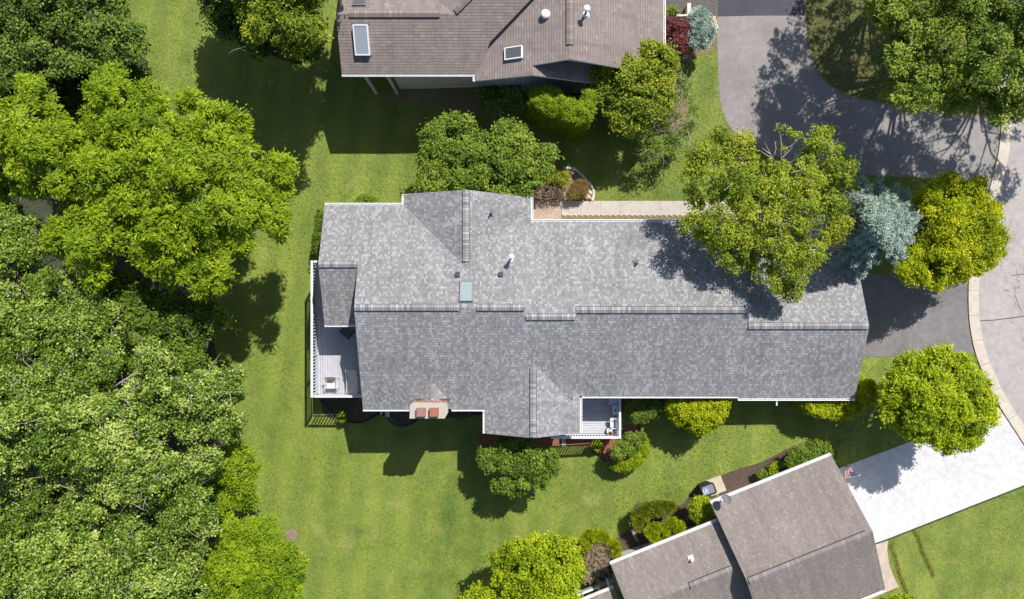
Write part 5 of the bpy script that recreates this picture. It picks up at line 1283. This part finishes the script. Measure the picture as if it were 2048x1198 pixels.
shrub('leafy_bush', 'small leafy plant in the red mulch south of the small deck', [(1178,888),(1190,880),(1202,884),(1204,894),(1190,900)], (.5,.8), 6, 'yellow', 67, rc=.12, tone0=.5, layers=1.4)
shrub('leafy_bush', 'green plant in the corner behind the pale low wall', [(1328,24),(1338,16),(1352,20),(1354,28),(1335,31)], (.4,.7), 7, 'mid', 68, rc=.12, tone0=.75)
shrub('leafy_bush', 'green shrub cut off at the bottom right of the lawn strips', [(1768,1200),(1790,1186),(1815,1190),(1835,1210),(1800,1240),(1770,1230)], (.7,1.1), 10, 'yellow', 69, rc=.16, tone0=.5)
shrub('leafy_bush', 'ragged green bush at the edge of the lawn near the dry soil', [(195,70),(240,55),(275,70),(292,95),(280,120),(250,120),(215,110)], (2.4,3.2), 16, 'mid', 70, rc=.22, tone0=.6, leaf=(.13,.08), layers=1.6)
shrub('grass_clump', 'soft green ornamental shrub between the green tree and rockery', [(1080,345),(1100,332),(1125,338),(1140,355),(1130,372),(1105,368),(1085,362)], (.5,.9), 11, 'yew', 71, rc=.18, leaf=(.12,.03), style='feather', tone0=.75, layers=1.4)
# dead branch reaching out of the birch over the driveway
REL = False
t = thing('dead_branch', P(1575,345,6.5), 'bare grey branch with a few yellow leaves over the north driveway', 'branch')
g = G()
def bp(px, py, z): return P(px, py, z)
for path in ([(1570,345,6.2),(1562,318,6.6),(1563,290,6.8),(1560,262,6.9),(1556,248,7)],[(1562,318,6.6),(1580,300,6.8),(1590,284,7)],[(1563,300,6.7),(1582,292,6.9),(1600,276,7.0)],[(1570,345,6.2),(1546,318,6.4),(1535,296,6.6),(1528,282,6.7)],[(1546,318,6.4),(1530,308,6.5),(1518,300,6.6)],[(1546,318,6.4),(1552,298,6.6),(1550,280,6.6)],[(1540,308,6.5),(1524,296,6.6)]):
    g.tube([bp(*p) for p in path], [.035*(1-.8*i/(len(path)-1)) for i in range(len(path))], 5)
g.build('limb', 'bark_pale', t)
crown(t, [(np.array(bp(1590,272,7)), .42), (np.array(bp(1578,266,7)), .3), (np.array(bp(1558,255,7)), .28), (np.array(bp(1566,300,6.9)), .18)], 'birch', rc=.16, leaf=(.11,.07), cover=.8, layers=1.3, fill=False, seed=72, tone0=.75)

REL = True
# ------------------------------------------------------------------ blades: strips, lawn texture, specks
LM['straw'] = leafmat('straw_blades', [(.16,.18,.03), (.30,.31,.06), (.45,.42,.12)], .3)
LM['blade'] = leafmat('lawn_blades', [(.064,.115,.013), (.152,.208,.028), (.235,.28,.046), (.42,.39,.13)], .3)
def blades(P_, L, Wd, tone, up=.75, rg=RNG):
    n = len(P_); dd = unit(rg.normal(size=(n,3))*np.array((1,1,0)) + np.array((0,0,up)))
    nn = unit(rg.normal(0,.5,(n,3)) + np.array((0,0,1.0))); nn = unit(nn - dd*(nn*dd).sum(1, keepdims=True))
    L_ = L*rg.uniform(.6,1.4,n); return leaf_quads(P_ + dd*(L_*.4)[:,None], dd, nn, L_, L_*Wd/L)
for a, b, lab in strip_jobs:
    A_, B_ = np.array(P(*a)), np.array(P(*b)); n = 2600; u = RNG.random(n)[:,None]
    P_ = A_ + (B_-A_)*u + RNG.normal(0,.045,(n,3))*np.array((1,1,0)) + np.array((.04,.0,0))*np.sin(u*9); P_[:,2] = .01 + np.interp(P_[:,0], KX, KZ)
    t = thing('straw_strip', tuple((A_+B_)/2), lab, 'lawn strip')
    put_mesh('blades', blades(P_, .10, .022, 0), n, 4, RNG.random(n), 'straw', t)
def vpin(poly, X, Y):
    c = np.zeros(len(X), bool); n = len(poly)
    for i in range(n):
        x0, y0 = poly[i]; x1, y1 = poly[(i+1) % n]
        if y0 == y1: continue
        c ^= ((y0 > Y) != (y1 > Y)) & (X < (x1-x0)*(Y-y0)/(y1-y0)+x0)
    return c
keep_out = [
 smooth_poly([(-700,-300),(190,-300),(225,30),(275,95),(280,170),(245,220),(320,330),(410,470),(430,560),(410,640),(430,740),(440,850),(440,960),(450,1070),(490,1150),(510,1500),(-700,1500)], 4),
 nel + [(1990,300)] + ner, [(1655,545),(1925,545),(1950,705),(1655,716)], [(1640,958),(1678,938),(1818,885),(1990,812),(2060,860),(2090,950),(2048,971),(1776,1078),(1690,1110)],
 road_l + [(2700,1500),(3400,900),(3400,-420)], [(1056,401),(1640,401),(1640,500),(1056,500)], [(1300,-200),(1433,-200),(1433,36),(1300,36)],
 [(650,470),(1640,440),(1640,765),(1150,765),(1150,840),(985,840),(985,780),(740,780),(650,700)], [(765,-100),(1310,-100),(1310,120),(1190,150),(780,170),(700,60),(700,-100)],
 [(1752,1087),(1776,1078),(1787,1152),(1797,1173),(1740,1198),(1700,1240)], [(1430,1020),(1660,925),(1740,1087),(1790,1240),(1240,1260),(1240,1130),(1430,1045)],
 [(1442,958),(1470,940),(1570,900),(1600,888),(1662,895),(1672,945),(1560,990),(1450,1010)], [(1150,800),(1278,850),(1288,890),(1230,915),(1188,903),(1150,890),(980,890)],
]
n = 420000
X = RNG.uniform(150, 2090, n); Y = RNG.uniform(-40, 1240, n); ok = np.ones(n, bool)
for kp in keep_out: ok &= ~vpin([tuple(q[:2]) for q in kp], X, Y)
X, Y = X[ok], Y[ok]; n = len(X); k0 = H/F
def to_ground(X, Y, z):
    g_ = np.zeros(len(X))
    for _ in range(6): g_ = np.interp((X-1024)*(H-g_)/F, KX, KZ)
    k_ = (H-g_)/F; return np.stack([(X-1024)*k_, (599-Y)*k_, g_+z], 1)
P_ = to_ground(X, Y, .002)
wv_ = .12*np.sin(P_[:,0]*1.9+.5*np.sin(P_[:,1]*.35)) + .14*np.sin(P_[:,0]*.55+1.3*np.sin(P_[:,1]*.42+2)) + .12*np.sin(P_[:,1]*.8+2*np.sin(P_[:,0]*.3))
mow = np.sin(2*math.pi*(P_[:,0]*math.cos(.13)+P_[:,1]*math.sin(.13))/1.75)
wv_ += .26*np.tanh(2*mow)*np.clip((-P_[:,1]-4)/6, .25, 1)*(P_[:,0] < 8) + .45*((X > 1790) & (Y > 1000))
tn = np.clip(.48 + wv_*1.0 + RNG.normal(0,.2,n), 0, 1)
lw = bpy.data.objects.new('lawn', None)
o = put_mesh('grass', blades(P_, .075, .022, 0, .55), n, 4, tn, 'blade', lw); o.parent = None; bpy.data.objects.remove(lw)
tag(o, 'short mown grass blades over the whole lawn', 'grass', kind='stuff')

n = 900
X = RNG.uniform(560, 2048, n); Y = RNG.uniform(0, 1198, n); ok = np.ones(n, bool)
for kp in keep_out[7:9] + keep_out[10:11] + keep_out[3:4]: ok &= ~vpin([tuple(q[:2]) for q in kp], X, Y)
X, Y = X[ok], Y[ok]; n = len(X)
P_ = to_ground(X, Y, .03)
lw = bpy.data.objects.new('litter', None)
o = put_mesh('fallen_leaves', blades(P_, .075, .05, 0, .1), n, 4, RNG.random(n), 'brown', lw); o.parent = None; bpy.data.objects.remove(lw)
tag(o, 'scattered fallen leaves and seeds over lawn and paving', 'leaf litter', kind='stuff')
